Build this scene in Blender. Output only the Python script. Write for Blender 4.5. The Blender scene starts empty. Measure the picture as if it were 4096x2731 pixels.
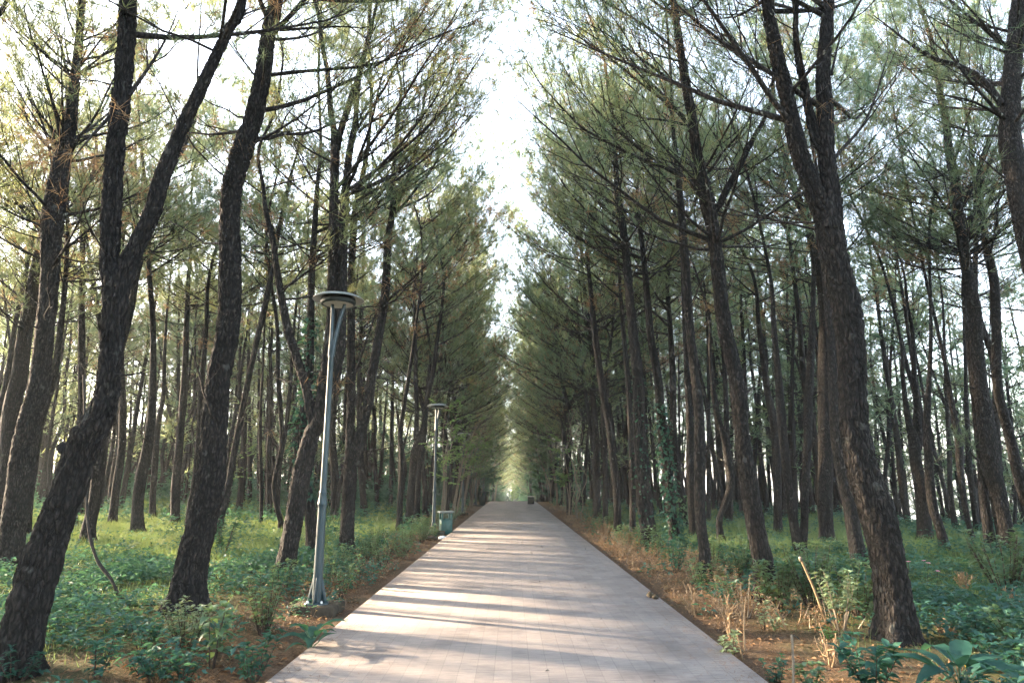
import bpy, math
import numpy as np
from mathutils import Vector

SEED = 7
rng = np.random.default_rng(SEED)
C = bpy.context.scene.collection
R = math.radians
EYE, PITCH, F = 1.55, R(12.2), 2612.0        # eye height (m), camera pitch, focal length in photo pixels
SP, CP = math.sin(PITCH), math.cos(PITCH)
SUN_EL, SUN_AZ = R(15.5), R(66.0)            # azimuth counted from straight ahead towards the west side
SUN_DIR = np.array([-math.sin(SUN_AZ) * math.cos(SUN_EL), math.cos(SUN_AZ) * math.cos(SUN_EL), math.sin(SUN_EL)])


# ------------------------------------------------------------------ measuring
def ray(sx, sy):
    u, v = (sx - 2048.0) / F, (1365.5 - sy) / F
    return np.array([u, CP - v * SP, SP + v * CP])

def ground_point(sx, sy, z=0.0):
    d = ray(sx, sy)
    t = (z - EYE) / d[2]
    return np.array([d[0] * t, d[1] * t, z])

def at_depth(sx, sy, Y):
    d = ray(sx, sy)
    t = Y / d[1]
    return np.array([d[0] * t, Y, EYE + d[2] * t])

def sm(t):
    t = np.clip(t, 0, 1)
    return t * t * (3 - 2 * t)

def profile(y):
    return np.interp(y, [-20, 50, 61, 74, 87, 100, 113, 139, 165, 200, 260], [0, 0, -.06, -.55, -1.0, -1.97, -3.1, -4.8, -6.2, -7.6, -10.5])

def wob(x, y):
    return (np.sin(x * .83 + y * .31 + 1.2) + np.sin(y * .67 - x * .21 + .4) + .5 * np.sin(x * 2.3 - y * 1.7) + .4 * np.sin(x * 3.1 + y * 2.9 + 2.)) / 2.9

def gz(x, y):
    x, y = np.asarray(x, float), np.asarray(y, float)
    a = np.abs(x)
    z = profile(y) - .07 + .09 * sm((a - 2.2) / 1.6) + .07 * wob(x, y) * sm((a - 2.1) / 1.5)
    z = z - 5.5 * sm((x - 15.5) / 15) - 9 * sm((x - 32) / 22)
    z = z + .35 * sm((-x - 9) / 14) - 4 * sm((-x - 46) / 22) - 9 * sm((-x - 66) / 22)
    return z - 7 * sm((y - 185) / 60)


# ------------------------------------------------------------------ mesh helpers
class Geo:
    def __init__(s):
        s.v, s.q, s.t, s.n = [], [], [], 0
    def add(s, v, quads=None, tris=None):
        v = np.asarray(v, np.float32).reshape(-1, 3)
        if quads is not None and len(quads): s.q.append(np.asarray(quads, np.int32).reshape(-1, 4) + s.n)
        if tris is not None and len(tris): s.t.append(np.asarray(tris, np.int32).reshape(-1, 3) + s.n)
        s.v.append(v); s.n += len(v)
    def mesh(s, name, mat, smooth=False):
        me = bpy.data.meshes.new(name)
        v = np.concatenate(s.v) if s.v else np.zeros((0, 3), np.float32)
        q = np.concatenate(s.q) if s.q else np.zeros((0, 4), np.int32)
        t = np.concatenate(s.t) if s.t else np.zeros((0, 3), np.int32)
        me.vertices.add(len(v)); me.vertices.foreach_set('co', v.ravel())
        me.loops.add(q.size + t.size)
        me.loops.foreach_set('vertex_index', np.concatenate([q.ravel(), t.ravel()]))
        me.polygons.add(len(q) + len(t))
        st = np.concatenate([np.arange(len(q)) * 4, q.size + np.arange(len(t)) * 3])
        me.polygons.foreach_set('loop_start', st.astype(np.int32))
        if smooth: me.polygons.foreach_set('use_smooth', np.ones(len(q) + len(t), bool))
        me.update(calc_edges=True); me.validate()
        me.materials.append(mat)
        return me
    def obj(s, name, mat, parent=None, smooth=False):
        o = bpy.data.objects.new(name, s.mesh(name, mat, smooth)); C.objects.link(o)
        if parent is not None: o.parent = parent
        return o

def nrm(a):
    return a / np.maximum(np.linalg.norm(a, axis=-1, keepdims=True), 1e-9)

def tubes(geo, P, Rad, sides=5, cap=True):
    """P (N,K,3) centre lines, Rad (N,K) radii."""
    P, Rad = np.asarray(P, float), np.asarray(Rad, float)
    if P.ndim == 2: P, Rad = P[None], Rad[None]
    N, K, _ = P.shape
    if N == 0: return
    T = np.empty_like(P)
    T[:, 1:-1] = P[:, 2:] - P[:, :-2]; T[:, 0] = P[:, 1] - P[:, 0]; T[:, -1] = P[:, -1] - P[:, -2]
    T = nrm(T)
    m = nrm(P[:, -1] - P[:, 0])
    ref = np.where(np.abs(m[:, 2:3]) < .75, np.array([[0, 0, 1.]]), np.array([[0, 1., 0]]))
    U = nrm(np.cross(np.repeat(ref[:, None], K, 1), T)); V = np.cross(T, U)
    a = np.arange(sides) / sides * 2 * np.pi
    ring = P[:, :, None] + Rad[:, :, None, None] * (np.cos(a)[None, None, :, None] * U[:, :, None] + np.sin(a)[None, None, :, None] * V[:, :, None])
    i = np.arange(N)[:, None, None] * K * sides; k = np.arange(K - 1)[None, :, None] * sides; j = np.arange(sides)[None, None]
    j2 = (j + 1) % sides
    quads = np.stack(np.broadcast_arrays(i + k + j, i + k + j2, i + k + sides + j2, i + k + sides + j), -1)
    tris = None
    if cap and sides > 3:
        e = (np.arange(N) * K * sides + (K - 1) * sides)[:, None]
        jj = np.arange(1, sides - 1)
        tris = np.stack(np.broadcast_arrays(e, e + jj, e + jj + 1), -1)
    geo.add(ring, quads, tris)

def blades(geo, base, dirs, length, width, rg, face=None):
    """one thin triangle for each needle or grass blade"""
    n = len(base)
    w = nrm(np.cross(dirs, rg.normal(size=(n, 3)) if face is None else face)) * (np.asarray(width) * .5)[..., None]
    tip = base + dirs * np.asarray(length)[..., None]
    v = np.stack([base - w, base + w, tip], 1)
    geo.add(v, None, np.arange(n * 3).reshape(n, 3))

def leaves_flat(geo, base, dirs, length, width, rg, up=.9):
    """folded four-point leaves"""
    n = len(base)
    dirs = nrm(dirs)
    upv = nrm(np.array([0, 0, 1.]) + rg.normal(size=(n, 3)) * (1 - up) * 1.6)
    s = nrm(np.cross(dirs, upv)); nn = np.cross(s, dirs)
    L, W = np.asarray(length)[:, None], np.asarray(width)[:, None]
    mid = base + dirs * L * .45 + nn * W * .12
    tip = base + dirs * L - nn * L * .12
    v = np.stack([base, mid - s * W * .5 + nn * W * .14, tip, mid + s * W * .5 + nn * W * .14], 1)
    o = np.arange(n)[:, None] * 4
    geo.add(v, None, np.concatenate([o + [0, 2, 1], o + [0, 3, 2]]))

def leaves_full(geo, base, dirs, length, width, rg, droop=.25, up=.92, wave=.0):
    """leaves with a folded midrib, curved blade and pointed tip: 6 cross rows"""
    n = len(base)
    dirs = nrm(dirs)
    upv = nrm(np.array([0, 0, 1.]) + rg.normal(size=(n, 3)) * (1 - up) * 1.6)
    s = nrm(np.cross(dirs, upv)); nn = np.cross(s, dirs)
    L, W = np.asarray(length)[:, None], np.asarray(width)[:, None]
    ts = np.array([0, .12, .3, .52, .76, 1.0]); ws = np.array([.02, .52, .92, 1.0, .62, .0])
    dr = droop * (.6 + .8 * rg.random((n, 1)))
    rows = []
    for t, w in zip(ts, ws):
        c = base + dirs * L * t * (1 - .15 * dr * t) - nn * L * dr * (t ** 2) * .6 + nn * L * .08 * math.sin(t * math.pi)
        e = nn * W * w * .16
        wv = nn * W * wave * (rg.random((n, 1)) - .5)
        rows += [c - s * W * w * .5 + e + wv, c, c + s * W * w * .5 + e - wv]
    v = np.stack(rows, 1)
    o = np.arange(n)[:, None, None] * 18; k = np.arange(5)[None, :, None] * 3
    q = np.concatenate([o + k + np.array([[[0, 1, 4, 3]]]), o + k + np.array([[[1, 2, 5, 4]]])], 1)
    geo.add(v, q.reshape(-1, 4))

def box(geo, x0, x1, y0, y1, z0, z1, taper=1.0):
    cx, cy = (x0 + x1) / 2, (y0 + y1) / 2
    v = [(x0, y0, z0), (x1, y0, z0), (x1, y1, z0), (x0, y1, z0)]
    v += [(cx + (a - cx) * taper, cy + (b - cy) * taper, z1) for a, b, _ in v]
    geo.add(v, [(3, 2, 1, 0), (4, 5, 6, 7), (0, 1, 5, 4), (1, 2, 6, 5), (2, 3, 7, 6), (3, 0, 4, 7)])

def lathe(geo, prof, sides=32, c=(0, 0, 0)):
    prof = np.asarray(prof, float)
    a = np.arange(sides) / sides * 2 * np.pi
    v = np.stack([prof[:, 0:1] * np.cos(a) + c[0], prof[:, 0:1] * np.sin(a) + c[1], np.repeat(prof[:, 1:2], sides, 1) + c[2]], -1)
    k = np.arange(len(prof) - 1)[:, None] * sides; j = np.arange(sides)[None]; j2 = (j + 1) % sides
    geo.add(v, np.stack([k + j, k + j2, k + sides + j2, k + sides + j], -1).reshape(-1, 4))

def bevel(o, w=.01, seg=2):
    m = o.modifiers.new('edge', 'BEVEL'); m.width = w; m.segments = seg; m.limit_method = 'ANGLE'
    return o

def spline(pts, n):
    """Catmull-Rom through rows of pts, n samples spread by length"""
    p = np.asarray(pts, float)
    if len(p) == 2:
        return p[0] + (p[1] - p[0]) * np.linspace(0, 1, n)[:, None]
    seg = np.linalg.norm(np.diff(p[:, :3], axis=0), axis=1); cum = np.concatenate([[0], np.cumsum(seg)])
    q = np.vstack([2 * p[0] - p[1], p, 2 * p[-1] - p[-2]])
    s = np.linspace(0, cum[-1], n); i = np.clip(np.searchsorted(cum, s, 'right') - 1, 0, len(p) - 2)
    t = ((s - cum[i]) / np.maximum(seg[i], 1e-9))[:, None]
    a, b, c, d = q[i], q[i + 1], q[i + 2], q[i + 3]
    return .5 * (2 * b + (c - a) * t + (2 * a - 5 * b + 4 * c - d) * t ** 2 + (3 * b - a - 3 * c + d) * t ** 3)


# ------------------------------------------------------------------ naming
def tag(o, label=None, cat=None, group=None, kind=None):
    for k, v in (('label', label), ('category', cat), ('group', group), ('kind', kind)):
        if v: o[k] = v
    return o

def thing(name, loc, label, cat, group=None, rz=0.0):
    o = bpy.data.objects.new(name, None); C.objects.link(o)
    o.location = [float(q) for q in loc]; o.rotation_euler = (0, 0, rz); o.empty_display_size = .3
    return tag(o, label, cat, group)


# ------------------------------------------------------------------ materials
def new_mat(name):
    m = bpy.data.materials.new(name); m.use_nodes = True
    nt = m.node_tree; nt.nodes.clear()
    return m, nt, nt.nodes.new('ShaderNodeOutputMaterial')

def N(nt, kind, **kw):
    n = nt.nodes.new(kind)
    for k, v in kw.items():
        if k.startswith('i_'):
            n.inputs[k[2:].replace('_', ' ')].default_value = v
        else: setattr(n, k, v)
    return n

def ramp(nt, fac, stops):
    r = nt.nodes.new('ShaderNodeValToRGB'); nt.links.new(fac, r.inputs['Fac'])
    e = r.color_ramp.elements
    e[0].position, e[0].color = stops[0][0], (*stops[0][1], 1)
    e[1].position, e[1].color = stops[-1][0], (*stops[-1][1], 1)
    for p, c in stops[1:-1]:
        x = e.new(p); x.color = (*c, 1)
    return r.outputs['Color']

def scaled(nt, s, src='Object'):
    tc = nt.nodes.new('ShaderNodeTexCoord'); mp = nt.nodes.new('ShaderNodeMapping')
    nt.links.new(tc.outputs[src], mp.inputs['Vector']); mp.inputs['Scale'].default_value = s
    return mp.outputs['Vector']

def mixc(nt, fac, a, b, mode='MIX'):
    m = nt.nodes.new('ShaderNodeMix'); m.data_type = 'RGBA'; m.blend_type = mode
    for i, x in ((0, fac), (6, a), (7, b)):
        if isinstance(x, (int, float)): m.inputs[i].default_value = x
        elif isinstance(x, tuple): m.inputs[i].default_value = (*x, 1)
        else: nt.links.new(x, m.inputs[i])
    return m.outputs[2]

def bark_mat(name, dark, light, plate=14.0, bump=1.0, lichen=.0):
    m, nt, out = new_mat(name)
    b = N(nt, 'ShaderNodeBsdfPrincipled'); b.inputs['Roughness'].default_value = .95
    b.inputs['Specular IOR Level'].default_value = .2
    v = scaled(nt, (plate, plate, plate * .3))
    wv = N(nt, 'ShaderNodeTexNoise', i_Scale=1.2, i_Detail=3.0); nt.links.new(v, wv.inputs['Vector'])
    dv = mixc(nt, .25, v, wv.outputs['Color'], 'LINEAR_LIGHT')
    vo = N(nt, 'ShaderNodeTexVoronoi', feature='DISTANCE_TO_EDGE'); vo.inputs['Scale'].default_value = 1.0
    nt.links.new(dv, vo.inputs['Vector'])
    no = N(nt, 'ShaderNodeTexNoise', i_Scale=3.0, i_Detail=6.0, i_Roughness=.65); nt.links.new(v, no.inputs['Vector'])
    mul = N(nt, 'ShaderNodeMath', operation='MULTIPLY_ADD'); nt.links.new(vo.outputs['Distance'], mul.inputs[0]); mul.inputs[1].default_value = 2.2
    sub = N(nt, 'ShaderNodeMath', operation='MULTIPLY'); nt.links.new(no.outputs['Fac'], sub.inputs[0]); sub.inputs[1].default_value = .45
    nt.links.new(sub.outputs[0], mul.inputs[2])
    col = ramp(nt, mul.outputs[0], [(.15, tuple(x * .5 for x in dark)), (.42, dark), (1.0, light)])
    oi = N(nt, 'ShaderNodeObjectInfo')
    hsv = N(nt, 'ShaderNodeHueSaturation'); nt.links.new(col, hsv.inputs['Color'])
    mr = N(nt, 'ShaderNodeMapRange'); nt.links.new(oi.outputs['Random'], mr.inputs[0]); mr.inputs[3].default_value = .75; mr.inputs[4].default_value = 1.2
    nt.links.new(mr.outputs[0], hsv.inputs['Value'])
    col = hsv.outputs['Color']
    if lichen:
        ln = N(nt, 'ShaderNodeTexNoise', i_Scale=9.0, i_Detail=2.0); nt.links.new(scaled(nt, (1, 1, .7)), ln.inputs['Vector'])
        f = ramp(nt, ln.outputs['Fac'], [(.66, (0, 0, 0)), (.72, (lichen,) * 3)])
        col = mixc(nt, f, col, (.34, .36, .32))
    nt.links.new(col, b.inputs['Base Color'])
    bp = N(nt, 'ShaderNodeBump'); bp.inputs['Strength'].default_value = bump; bp.inputs['Distance'].default_value = .02
    nt.links.new(mul.outputs[0], bp.inputs['Height']); nt.links.new(bp.outputs['Normal'], b.inputs['Normal'])
    nt.links.new(b.outputs[0], out.inputs['Surface'])
    return m

def leaf_mat(name, stops, trans, tmix=.45, scale=.9, gloss=.0, rough=.45, vary=.25):
    """thin foliage: diffuse + translucent, colour patches by noise, a little difference between plants"""
    m, nt, out = new_mat(name)
    no = N(nt, 'ShaderNodeTexNoise', i_Scale=scale, i_Detail=4.0, i_Roughness=.7)
    tc = N(nt, 'ShaderNodeNewGeometry'); nt.links.new(tc.outputs['Position'], no.inputs['Vector'])
    col = ramp(nt, no.outputs['Fac'], stops)
    oi = N(nt, 'ShaderNodeObjectInfo')
    mr = N(nt, 'ShaderNodeMapRange'); nt.links.new(oi.outputs['Random'], mr.inputs[0]); mr.inputs[3].default_value = 1 - vary; mr.inputs[4].default_value = 1 + vary
    hsv = N(nt, 'ShaderNodeHueSaturation'); nt.links.new(col, hsv.inputs['Color']); nt.links.new(mr.outputs[0], hsv.inputs['Value'])
    d = N(nt, 'ShaderNodeBsdfDiffuse'); nt.links.new(hsv.outputs[0], d.inputs['Color'])
    t = N(nt, 'ShaderNodeBsdfTranslucent')
    tcx = mixc(nt, .5, hsv.outputs[0], trans, 'MIX'); nt.links.new(tcx, t.inputs['Color'])
    mx = N(nt, 'ShaderNodeMixShader'); mx.inputs[0].default_value = tmix
    nt.links.new(d.outputs[0], mx.inputs[1]); nt.links.new(t.outputs[0], mx.inputs[2])
    last = mx
    if gloss:
        g = N(nt, 'ShaderNodeBsdfGlossy'); g.inputs['Roughness'].default_value = rough; g.inputs['Color'].default_value = (1, 1, 1, 1)
        m2 = N(nt, 'ShaderNodeMixShader'); m2.inputs[0].default_value = gloss
        nt.links.new(mx.outputs[0], m2.inputs[1]); nt.links.new(g.outputs[0], m2.inputs[2]); last = m2
    nt.links.new(last.outputs[0], out.inputs['Surface'])
    return m

def plain_mat(name, col, rough=.6, metal=0.0, noise=.25, scale=30.0, bump=.1, spec=.4):
    m, nt, out = new_mat(name)
    b = N(nt, 'ShaderNodeBsdfPrincipled'); b.inputs['Roughness'].default_value = rough; b.inputs['Metallic'].default_value = metal
    b.inputs['Specular IOR Level'].default_value = spec
    no = N(nt, 'ShaderNodeTexNoise', i_Scale=scale, i_Detail=5.0, i_Roughness=.65)
    nt.links.new(scaled(nt, (1, 1, .6)), no.inputs['Vector'])
    c = ramp(nt, no.outputs['Fac'], [(.3, tuple(x * (1 - noise) for x in col)), (.7, tuple(min(1, x * (1 + noise)) for x in col))])
    nt.links.new(c, b.inputs['Base Color'])
    bp = N(nt, 'ShaderNodeBump'); bp.inputs['Strength'].default_value = bump; bp.inputs['Distance'].default_value = .01
    nt.links.new(no.outputs['Fac'], bp.inputs['Height']); nt.links.new(bp.outputs['Normal'], b.inputs['Normal'])
    nt.links.new(b.outputs[0], out.inputs['Surface'])
    return m

def paving_mat():
    m, nt, out = new_mat('stone_paving')
    b = N(nt, 'ShaderNodeBsdfPrincipled'); b.inputs['Roughness'].default_value = .82; b.inputs['Specular IOR Level'].default_value = .25
    geo = N(nt, 'ShaderNodeNewGeometry')
    sep = N(nt, 'ShaderNodeSeparateXYZ'); nt.links.new(geo.outputs['Position'], sep.inputs[0])
    cmb = N(nt, 'ShaderNodeCombineXYZ'); nt.links.new(sep.outputs['Y'], cmb.inputs['X']); nt.links.new(sep.outputs['X'], cmb.inputs['Y'])
    br = N(nt, 'ShaderNodeTexBrick'); nt.links.new(cmb.outputs[0], br.inputs['Vector'])
    br.offset = .5; br.offset_frequency = 2
    for k, v in (('Scale', 1.0), ('Mortar Size', .0016), ('Mortar Smooth', .3), ('Bias', 0.0), ('Brick Width', .30), ('Row Height', .15)): br.inputs[k].default_value = v
    br.inputs['Color1'].default_value = (.244, .213, .196, 1); br.inputs['Color2'].default_value = (.286, .251, .228, 1); br.inputs['Mortar'].default_value = (.14, .125, .115, 1)
    n1 = N(nt, 'ShaderNodeTexNoise', i_Scale=1.1, i_Detail=5.0, i_Roughness=.6); nt.links.new(geo.outputs['Position'], n1.inputs['Vector'])
    n2 = N(nt, 'ShaderNodeTexNoise', i_Scale=140.0, i_Detail=3.0, i_Roughness=.7); nt.links.new(geo.outputs['Position'], n2.inputs['Vector'])
    mp = N(nt, 'ShaderNodeMapping'); mp.inputs['Scale'].default_value = (5, 38, 5); nt.links.new(geo.outputs['Position'], mp.inputs[0])
    n3 = N(nt, 'ShaderNodeTexNoise', i_Scale=1.0, i_Detail=5.0, i_Roughness=.7); nt.links.new(mp.outputs[0], n3.inputs['Vector'])
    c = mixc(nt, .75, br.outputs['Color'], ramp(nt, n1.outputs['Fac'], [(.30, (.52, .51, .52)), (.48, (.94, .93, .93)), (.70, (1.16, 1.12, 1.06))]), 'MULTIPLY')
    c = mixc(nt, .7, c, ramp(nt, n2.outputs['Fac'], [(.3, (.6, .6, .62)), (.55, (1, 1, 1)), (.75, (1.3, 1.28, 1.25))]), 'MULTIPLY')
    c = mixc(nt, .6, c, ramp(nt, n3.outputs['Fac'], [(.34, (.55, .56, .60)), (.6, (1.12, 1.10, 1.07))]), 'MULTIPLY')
    nt.links.new(c, b.inputs['Base Color'])
    bp = N(nt, 'ShaderNodeBump'); bp.inputs['Strength'].default_value = .35; bp.inputs['Distance'].default_value = .004
    hh = mixc(nt, .5, br.outputs['Fac'], n2.outputs['Fac'])
    inv = N(nt, 'ShaderNodeInvert'); nt.links.new(hh, inv.inputs['Color']); nt.links.new(inv.outputs[0], bp.inputs['Height'])
    nt.links.new(bp.outputs[0], b.inputs['Normal'])
    nt.links.new(b.outputs[0], out.inputs['Surface'])
    return m

def ground_mat():
    m, nt, out = new_mat('forest_floor')
    b = N(nt, 'ShaderNodeBsdfPrincipled'); b.inputs['Roughness'].default_value = 1.0; b.inputs['Specular IOR Level'].default_value = .05
    geo = N(nt, 'ShaderNodeNewGeometry'); sep = N(nt, 'ShaderNodeSeparateXYZ'); nt.links.new(geo.outputs['Position'], sep.inputs[0])
    n1 = N(nt, 'ShaderNodeTexNoise', i_Scale=.9, i_Detail=6.0, i_Roughness=.65); nt.links.new(geo.outputs['Position'], n1.inputs['Vector'])
    n2 = N(nt, 'ShaderNodeTexNoise', i_Scale=38.0, i_Detail=6.0, i_Roughness=.75); nt.links.new(geo.outputs['Position'], n2.inputs['Vector'])
    soil = ramp(nt, n2.outputs['Fac'], [(.3, (.040, .026, .018)), (.5, (.095, .064, .043)), (.72, (.20, .14, .092))])
    moss = ramp(nt, n2.outputs['Fac'], [(.3, (.018, .03, .014)), (.55, (.05, .085, .03)), (.8, (.10, .13, .045))])
    ab = N(nt, 'ShaderNodeMath', operation='ABSOLUTE'); nt.links.new(sep.outputs['X'], ab.inputs[0])
    mr = N(nt, 'ShaderNodeMapRange'); nt.links.new(ab.outputs[0], mr.inputs[0]); mr.inputs[1].default_value = 2.6; mr.inputs[2].default_value = 5.2
    ad = N(nt, 'ShaderNodeMath', operation='MULTIPLY_ADD'); nt.links.new(n1.outputs['Fac'], ad.inputs[0]); ad.inputs[1].default_value = 1.6; ad.inputs[2].default_value = -.8
    a2 = N(nt, 'ShaderNodeMath', operation='ADD', use_clamp=True); nt.links.new(ad.outputs[0], a2.inputs[0]); nt.links.new(mr.outputs[0], a2.inputs[1])
    nt.links.new(mixc(nt, a2.outputs[0], soil, moss), b.inputs['Base Color'])
    bp = N(nt, 'ShaderNodeBump'); bp.inputs['Strength'].default_value = .9; bp.inputs['Distance'].default_value = .03
    nt.links.new(n2.outputs['Fac'], bp.inputs['Height']); nt.links.new(bp.outputs[0], b.inputs['Normal'])
    nt.links.new(b.outputs[0], out.inputs['Surface'])
    return m

M = {}
M['bark'] = bark_mat('pine_bark', (.015, .0138, .0130), (.034, .0290, .0260), 26.0, 1.0, .10)
M['bark_far'] = bark_mat('pine_bark_plain', (.015, .0135, .0125), (.033, .028, .025), 18.0, .8)
M['bark_fine'] = bark_mat('upper_bark', (.017, .0155, .0145), (.047, .039, .034), 22.0, .5, .6)
M['twig'] = plain_mat('twig_bark', (.050, .038, .031), .95, 0, .35, 6.0, .2, .1)
M['needle'] = leaf_mat('pine_needles', [(.30, (.022, .092, .082)), (.47, (.038, .120, .092)), (.60, (.095, .138, .058)), (.74, (.16, .128, .058))], (.46, .46, .21), .55, .55, 0, .5, .2)
M['dead_needle'] = leaf_mat('dry_needles', [(.3, (.12, .078, .045)), (.7, (.24, .16, .092))], (.46, .30, .16), .4, 3.0, 0, .5, .2)
M['herb'] = leaf_mat('herb_leaf', [(.3, (.009, .050, .048)), (.5, (.018, .078, .068)), (.72, (.045, .10, .052))], (.13, .26, .08), .35, .8, .03, .55, .15)
M['grass'] = leaf_mat('grass_blade', [(.3, (.030, .095, .042)), (.5, (.060, .130, .045)), (.72, (.125, .150, .05))], (.30, .34, .08), .42, .5, .03, .4, .1)
M['shrub'] = leaf_mat('shrub_leaf', [(.3, (.030, .085, .050)), (.55, (.060, .125, .062)), (.75, (.11, .16, .06))], (.24, .32, .08), .4, 6.0, .045, .5, .2)
M['bigleaf'] = leaf_mat('broad_leaf', [(.3, (.010, .045, .038)), (.6, (.020, .070, .054)), (.8, (.040, .090, .050))], (.10, .24, .08), .35, 9.0, .02, .5, .15)
M['paleleaf'] = leaf_mat('pale_leaf', [(.3, (.08, .14, .08)), (.6, (.14, .20, .11)), (.8, (.22, .24, .12))], (.30, .34, .12), .35, 6.0, .05, .5, .15)
M['brightleaf'] = leaf_mat('bright_leaf', [(.3, (.05, .14, .045)), (.6, (.08, .19, .06)), (.8, (.15, .21, .05))], (.30, .42, .06), .5, 2.0, .06, .4, .15)
M['dryleaf'] = leaf_mat('dry_leaf', [(.3, (.12, .075, .042)), (.55, (.22, .14, .075)), (.75, (.15, .15, .07))], (.40, .26, .12), .3, 5.0, .04, .5, .2)
M['drystem'] = plain_mat('dry_stalk', (.21, .145, .085), .8, 0, .3, 40.0, .2, .2)
M['palestem'] = plain_mat('pale_stem', (.15, .125, .095), .85, 0, .3, 25.0, .2, .2)
M['litter'] = leaf_mat('fallen_needles', [(.3, (.10, .064, .040)), (.6, (.19, .122, .072)), (.8, (.30, .21, .13))], (.4, .2, .1), .15, 7.0, 0, .5, .2)
M['vine'] = plain_mat('vine_bark', (.032, .028, .024), .95, 0, .3, 25.0, .4, .15)
M['paint'] = plain_mat('blue_grey_paint', (.013, .032, .041), .42, .0, .14, 18.0, .05, .5)
M['paint_dark'] = plain_mat('dark_paint', (.010, .018, .018), .5, .0, .15, 20.0, .05, .4)
M['dish_top'] = plain_mat('weathered_dish_paint', (.15, .17, .16), .55, 0, .22, 14.0, .05, .4)
M['dish_under'] = plain_mat('white_dish_paint', (.40, .41, .39), .6, 0, .08, 20.0, .02, .4)
M['lens'] = plain_mat('frosted_lens', (.62, .60, .55), .35, 0, .08, 12.0, .02, .5)
M['steel'] = plain_mat('bolt_steel', (.55, .55, .55), .35, .9, .1, 40.0, .05, .5)
M['concrete'] = plain_mat('mossy_concrete', (.045, .038, .028), .95, 0, .5, 12.0, .6, .1)
M['bin_green'] = plain_mat('bin_green_paint', (.006, .065, .056), .45, 0, .2, 14.0, .05, .5)
M['bin_dark'] = plain_mat('dark_bin_paint', (.022, .032, .028), .55, 0, .25, 14.0, .05, .4)
M['stone_light'] = plain_mat('pale_stone', (.40, .39, .35), .85, 0, .25, 16.0, .3, .2)
M['stone_dark'] = plain_mat('dark_stone', (.035, .037, .034), .85, 0, .35, 16.0, .3, .2)
M['paper'] = plain_mat('white_paper', (.72, .74, .76), .8, 0, .05, 12.0, .1, .2)
M['pink'] = leaf_mat('pink_petal', [(.3, (.55, .22, .36)), (.7, (.70, .36, .48))], (.8, .4, .5), .35, 8.0, 0, .4, .1)
M['yellow'] = leaf_mat('yellow_petal', [(.3, (.70, .45, .04)), (.7, (.80, .58, .06))], (.8, .6, .1), .35, 8.0, 0, .4, .1)
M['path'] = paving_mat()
M['ground'] = ground_mat()

# ------------------------------------------------------------------ pines
def worley(u, w, nu, seed):
    """distance to the nearest and second nearest scattered point; u wraps every nu cells"""
    iu, iw = np.floor(u).astype(int), np.floor(w).astype(int)
    f1 = np.full(u.shape, 9.0); f2 = np.full(u.shape, 9.0)
    for a in (-1, 0, 1):
        for b in (-1, 0, 1):
            cu, cw = iu + a, iw + b
            h = ((cu % nu) * 374761393 + cw * 668265263 + seed * 69069) & 0x7fffffff
            h = ((h ^ (h >> 13)) * 1274126177) & 0x7fffffff
            d = np.hypot(cu + (h & 1023) / 1023. - u, cw + ((h >> 10) & 1023) / 1023. - w)
            n1 = np.minimum(f1, d); f2 = np.minimum(f2, np.maximum(f1, d)); f1 = n1
    return f1, f2

def stem_surface(geo, P, Rad, sides, rg, rough=.0):
    """one tapering stem; ROUGH > 0 carves bark plates into it"""
    K = len(P)
    T = np.gradient(P, axis=0); T = nrm(T)
    U = nrm(np.cross(np.array([0., 1., .05]), T)); V = np.cross(T, U)
    a = np.arange(sides) / sides * 2 * np.pi
    rr = np.repeat(Rad[:, None], sides, 1)
    s = np.concatenate([[0], np.cumsum(np.linalg.norm(np.diff(P, axis=0), axis=1))])[:, None]
    ph = rg.random(4) * 6.28
    rr = rr * (1 + .045 * np.sin(2 * a[None] + s * .9 + ph[0]) + .035 * np.sin(3 * a[None] - s * 1.7 + ph[1]) + .03 * np.sin(a[None] + s * 3.1 + ph[2]))
    fl = np.exp(-np.clip(s - .35, 0, 9) / .17)
    rr = rr * (1 + .34 * fl * np.clip(np.cos(5 * a[None] + ph[0]) + .35 * np.cos(3 * a[None] + ph[1]), -.3, 1.2))
    if rough:
        nu = 11
        wig = .35 * np.sin(s * 7 + a[None] * 3 + ph[3]) + .3 * np.sin(s * 13 - a[None] * 2)
        f1, f2 = worley(a[None] / (2 * np.pi) * nu + wig * .5 + 0 * s, s * 7.5 + .6 * np.sin(a[None] * 4 + ph[0]), nu, int(rg.integers(1, 999)))
        edge = np.clip((f2 - f1) / .34, 0, 1)
        g1, g2 = worley(a[None] / (2 * np.pi) * nu * 2 + wig, s * 17., nu * 2, int(rg.integers(1, 999)))
        rr = rr + rough * (sm(edge) - .6) + rough * .45 * (np.clip((g2 - g1) / .4, 0, 1) - .5)
    v = P[:, None] + rr[..., None] * (np.cos(a)[None, :, None] * U[:, None] + np.sin(a)[None, :, None] * V[:, None])
    k = np.arange(K - 1)[:, None] * sides; j = np.arange(sides)[None]; j2 = (j + 1) % sides
    q = np.stack([k + j, k + j2, k + sides + j2, k + sides + j], -1).reshape(-1, 4)
    t = [(K - 1) * sides + np.array([0, i, i + 1]) for i in range(1, sides - 1)]
    geo.add(v, q, np.array(t))

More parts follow.
